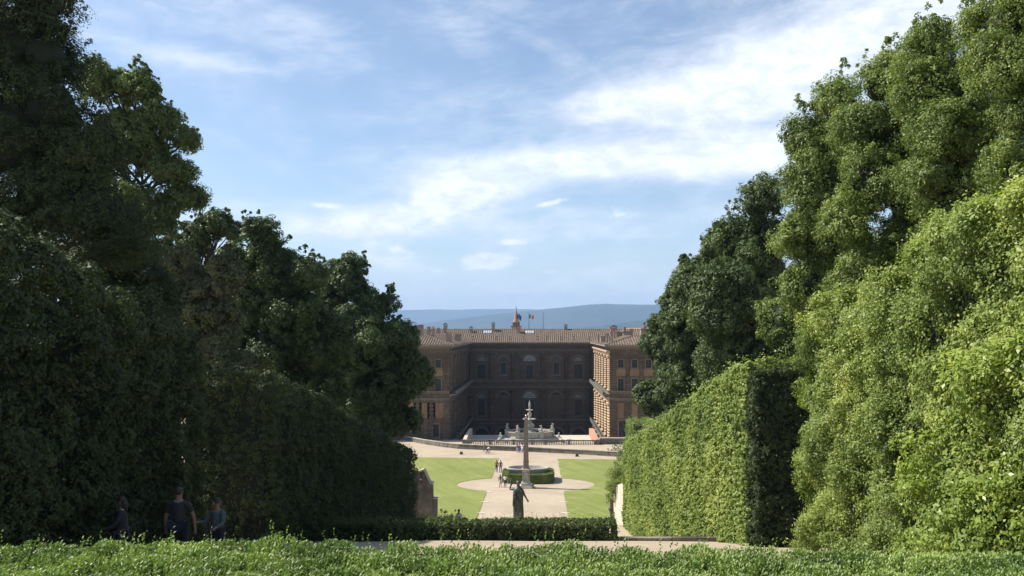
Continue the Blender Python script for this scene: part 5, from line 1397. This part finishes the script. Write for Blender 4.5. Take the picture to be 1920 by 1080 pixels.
    if hat: MB().ball(hc+upv*.06*k, .105*k, 12, 7, (1, 1.05, .75)).lathe((hc.x, hc.y, hc.z+.045*k), [(.09*k, 0), (.17*k, -.01*k), (.17*k, .005*k), (.09*k, .015*k)], 16).build('hat', cloth(hat), r, True)
    if strap: MB().lathe(tuple(L['neck0']+Vector((0, .01*k, .0))), [(.075*k, -.02*k), (.10*k, 0), (.095*k, .05*k), (.065*k, .07*k)], 12).build('scarf', cloth(strap), r, True)
    if bag:
        c = L['ha'+bag[0]]; b = MB().box(c.x-.12*k, c.x+.12*k, c.y-.06*k, c.y+.06*k, c.z-.34*k, c.z-.05*k).tube([c+Vector((-.08*k, 0, -.06*k)), c, c+Vector((.08*k, 0, -.06*k))], .008*k, 5)
        b.build('bag', cloth(bag[1]), r)
    return r
def foot(px, py):
    Y = 100.0
    for _ in range(60): Y = .5*Y+.5*(-G(Y)*F/(py-HOR))
    return XX(px, Y), Y
# two coming up beside the left lawn
x, y = foot(931.3, 885); person(x, y, 0.15, 1.80, (.45, .03, .035), (.05, .055, .08), 'person in a red top beside the left lawn edge, seen walking away', arms=((.2, .3, .3), (.2, -.3, .2)))
x, y = foot(938.6, 885.5); person(x, y, pi-.1, 1.84, (.06, .08, .12), (.10, .13, .20), 'person in dark blue clothes walking next to the one in red', stride=.22, arms=((.3, .2, .4), (.2, -.2, .3)))
x, y = foot(938.0, 913.2); person(x, y, -.1, 1.68, (.16, .10, .10), (.45, .38, .36), 'person with long dark hair in a pale short skirt by the ring hedge', skirt=True, short=True, long_hair=True)
x, y = foot(947.2, 913.6); person(x, y, .05, 1.72, (.80, .80, .80), (.03, .035, .06), 'person in a white shirt and dark trousers by the ring hedge', stride=.12, arms=((.3, .1, .2), (.35, 0, .4)))
# by the road wall
x, y = foot(908.3, 848.0); person(x, y, pi, 1.72, (.20, .26, .20), (.16, .15, .13), 'person in grey green standing against the road wall left of the obelisk')
x, y = foot(913.6, 851.5); person(x, y, -1.4, 1.66, (.62, .62, .60), (.08, .08, .09), 'person in a light top bending over on the road by the wall', bend=.75, arms=((.1, 1.0, .3), (.1, .9, .2)))
x, y = foot(917.8, 850.0); person(x, y, 1.4, 1.15, (.45, .42, .40), (.30, .25, .22), 'child in pale clothes beside the bending person on the road', bend=.2)
x, y = foot(970.0, 848.9); person(x, y, pi, 1.60, (.10, .18, .42), (.45, .45, .48), 'person in a blue top on the road, leftmost of the trio by the obelisk')
x, y = foot(973.9, 848.9); person(x, y, pi+.2, 1.52, (.55, .06, .08), (.12, .20, .45), 'person in a red top on the road, middle of the trio by the obelisk')
x, y = foot(979.0, 849.1); person(x, y, 2.8, 1.78, (.78, .75, .80), (.70, .66, .68), 'person dressed in white on the road beside the obelisk shaft')
# head and shoulders over the low hedge
person(XX(860.4, 60), 60, pi-.3, 1.72, (.82, .82, .84), (.10, .12, .2), 'person in a white shirt climbing the slope, head just above the low hedge', z=ZZ(954.2, 60)-1.75, hairc=(.04, .03, .03))
# three walkers in the shade of the near left hedge
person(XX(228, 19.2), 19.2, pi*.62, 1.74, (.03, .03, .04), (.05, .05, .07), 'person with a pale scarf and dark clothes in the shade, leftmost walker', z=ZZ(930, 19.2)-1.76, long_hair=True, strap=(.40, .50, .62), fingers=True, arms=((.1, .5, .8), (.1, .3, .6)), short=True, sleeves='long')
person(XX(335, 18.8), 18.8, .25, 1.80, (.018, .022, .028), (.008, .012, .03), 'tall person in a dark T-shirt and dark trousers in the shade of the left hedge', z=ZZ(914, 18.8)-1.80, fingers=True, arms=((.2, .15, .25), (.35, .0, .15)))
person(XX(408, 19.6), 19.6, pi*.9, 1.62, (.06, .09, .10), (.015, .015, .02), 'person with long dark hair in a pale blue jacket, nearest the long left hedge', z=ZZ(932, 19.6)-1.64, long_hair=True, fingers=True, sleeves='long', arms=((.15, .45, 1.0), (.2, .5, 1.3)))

# ------------------------------------------------------------------ bronze statue
def statue():
    Y = 45.0; x0 = XX(971.5, Y); g = G(Y); zt = ZZ(901.5, Y); s = 1.13; pz = zt-1.80*s-g      # figure on a plinth
    r = empty('bronze_statue', (x0, Y, g)); tag(r, 'dark bronze robed figure seen from behind with one arm raised and one lowered', 'statue')
    b = MB().box(-.62, .62, -.5, .5, -.2, .25).box(-.5, .5, -.4, .4, .25, pz-.13).box(-.58, .58, -.46, .46, pz-.13, pz-.02); b.build('plinth', M['coping'], r)
    V = lambda a, b_, c: Vector((a*s, b_*s, pz+c*s))
    # draped robe lofted from rings with folds
    n = 40; rings = [(0, .215, .175, .22), (.12, .23, .185, .22), (.5, .225, .18, .20), (.85, .235, .175, .14), (1.05, .245, .165, .10), (1.2, .25, .155, .07), (1.34, .245, .14, .04), (1.42, .20, .12, .02), (1.475, .10, .085, 0), (1.50, .065, .065, 0)]
    b = MB(); vs = []
    for z, rx, ry_, f in rings:
        for i in range(n):
            a = 2*pi*i/n; q = 1+f*(.42*sin(7*a+z*1.4)+.30*sin(12*a-z*3)+.22*sin(4*a+z*5)); vs.append(V(rx*q*cos(a)+.012*sin(z*3), ry_*q*sin(a), z))
    m_ = len(rings)
    b.add(vs, [(j*n+i, j*n+(i+1) % n, (j+1)*n+(i+1) % n, (j+1)*n+i) for j in range(m_-1) for i in range(n)]+[tuple(range(n))[::-1]])
    # overhanging cloak edge and diagonal folds across the back
    for k, (a0, a1, z0, z1) in enumerate(((-2.6, -.5, 1.38, .78), (-2.5, -.7, 1.25, .62), (-2.3, -.9, 1.1, .45), (-1.0, -.4, 1.36, .30), (-2.7, -2.2, 1.36, .35))):
        pts = [V((.245+.012)*cos(a0+(a1-a0)*t)*1.0, (.172+.01)*sin(a0+(a1-a0)*t), z0+(z1-z0)*t) for t in (0, .2, .4, .6, .8, 1)]
        b.tube(pts, [.012*s, .024*s, .03*s, .03*s, .026*s, .014*s], 6)
    # cloak hem falling on the left side
    b.prism([(V(-.27,0,0).x, V(0,0,.62).z), (V(-.20,0,0).x, V(0,0,.55).z), (V(-.18,0,0).x, V(0,0,1.3).z), (V(-.24,0,0).x, V(0,0,1.32).z)], 'y', -.10*s, .06*s)
    b.build('robe', M['bronze'], r, True)
    L = [V(0, 0, 1.30), V(0, 0, 1.46), V(0, .01, 1.54), V(0, .035, 1.63), V(0, .03, 1.74),
         V(-.20, 0, 1.40), V(-.40, .06, 1.38), V(-.34, .14, 1.62), V(-.335, .15, 1.70),
         V(.20, 0, 1.38), V(.30, -.01, 1.12), V(.42, .0, .92), V(.455, .0, .86)]
    E = [(0, 1), (1, 2), (2, 3), (3, 4), (1, 5), (5, 6), (6, 7), (7, 8), (1, 9), (9, 10), (10, 11), (11, 12)]
    R = [.13, .075, .055, .088, .076, .068, .052, .034, .036, .072, .055, .036, .038]; R = [q*s for q in R]
    def fingers(wi, hi, spread):
        d = (L[hi]-L[wi]).normalized(); t = Vector((1, 0, 0)); t = (t-d*t.dot(d)).normalized(); u = d.cross(t)
        for fi in range(5):
            base = L[hi]+t*(fi-1.5)*.018*s if fi < 4 else L[wi]+d*.02*s; l_ = (.04, .046, .042, .034, .035)[fi]*s
            dd = (d+t*(fi-1.5)*spread).normalized() if fi < 4 else (d*.4-t*.9).normalized(); i0 = len(L)
            L.extend([base+dd*l_, base+dd*l_*1.7+u*.01*s, base+dd*l_*2.25+u*.03*s]); R.extend([.0105*s, .009*s, .007*s]); E.extend([(hi if fi < 4 else wi, i0), (i0, i0+1), (i0+1, i0+2)])
    fingers(7, 8, .18); fingers(11, 12, .12)
    skin_mesh('body', L, E, R, M['bronze'], r, 2)
    b = MB(); hc = V(0, .03, 1.70)
    b.ball(hc+Vector((0, -.01, .01)), .098*s, 14, 10, (.95, 1.0, 1.02)); b.tube([hc+Vector((-.09*s, 0, .03*s)), hc+Vector((0, -.10*s, .02*s)), hc+Vector((.09*s, 0, .03*s))], .014*s, 6)
    b.ball(hc+Vector((0, -.085*s, -.06*s)), .04*s, 8, 6); b.build('hair', M['bronze'], r, True)
    b = MB(); c = V(-.335, .15, 1.76); b.ball(c, .055*s, 9, 7, (1.1, .8, 1)).tube([c, c+Vector((.05*s, 0, -.10*s)), c+Vector((.02*s, 0, -.2*s))], [.04*s, .035*s, .015*s], 7); b.build('held_cloth', M['bronze'], r, True)
statue()

# ------------------------------------------------------------------ hills in the distance
def ridge(name, Y, pts, label, amp, seed, depth=1500, lo=-60):
    sn = SNoise(seed, 900, 4); n = 220
    xs_ = np.linspace(pts[0][0], pts[-1][0], n); ys_ = np.interp(xs_, [p[0] for p in pts], [p[1] for p in pts])
    ys_ = np.convolve(np.pad(ys_, 6, 'edge'), np.ones(13)/13, 'valid')
    top = (HOR-ys_)/F*Y; X_ = (xs_-VPX)/F*Y
    b = MB(); m_ = 10; vs = []
    sh = [0, .10, .24, .42, .62, .80, .94, 1.0, .7, 0]; dy = [-depth, -depth*.85, -depth*.68, -depth*.5, -depth*.33, -depth*.18, -depth*.07, 0, depth*.5, depth*1.2]
    for j in range(m_):
        P = np.stack([X_, np.full(n, Y+dy[j]), np.zeros(n)], 1); w = sn(P)*amp*(.35 if j == 7 else 1)
        for i in range(n): vs.append((X_[i], Y+dy[j], lo+(top[i]-lo)*sh[j]+(w[i] if 0 < j < 9 else 0)))
    b.add(vs, [(j*n+i, j*n+i+1, (j+1)*n+i+1, (j+1)*n+i) for j in range(m_-1) for i in range(n-1)])
    o = b.build(name, M['hill'], None, True); tag(o, label, None, None, 'structure')
ridge('hills', 13500, [(-900, 588), (-200, 575), (300, 590), (600, 585), (735, 579), (760, 577.5), (775, 582), (830, 583.5), (900, 578), (935, 576.5), (1000, 579), (1100, 584), (1400, 590), (2600, 580)], 'farthest pale blue mountain ridge', 22, 1, 2200)
ridge('hills', 8600, [(-700, 612), (500, 618), (780, 614), (800, 607), (830, 599), (870, 593), (900, 590.5), (960, 587), (990, 583), (1020, 578), (1060, 573), (1120, 570.5), (1165, 569), (1210, 570), (1250, 570.5), (1350, 575), (1600, 590), (2600, 585)], 'long blue wooded ridge behind the palace', 14, 2, 1600)
ridge('hills', 5400, [(-400, 622), (1000, 622), (1090, 614), (1150, 608), (1190, 602), (1230, 597), (1300, 592), (1500, 590), (2400, 596)], 'nearest darker hill on the right behind the chimneys', 8, 3, 900)
# the air: one even haze over the whole scene
b = MB().box(-9000, 9000, -60, 15600, -80, 640); hz = b.build('haze', None); hz.data.materials.clear()
m, T = mat('haze_air'); vol = T.n('ShaderNodeVolumePrincipled', i={'Color': (.44, .66, 1.0), 'Density': 1.05e-4, 'Anisotropy': .1}); T.n('ShaderNodeOutputMaterial', i={'Volume': vol})
hz.data.materials.append(m); tag(hz, 'pale blue haze over the valley', None, None, 'stuff')
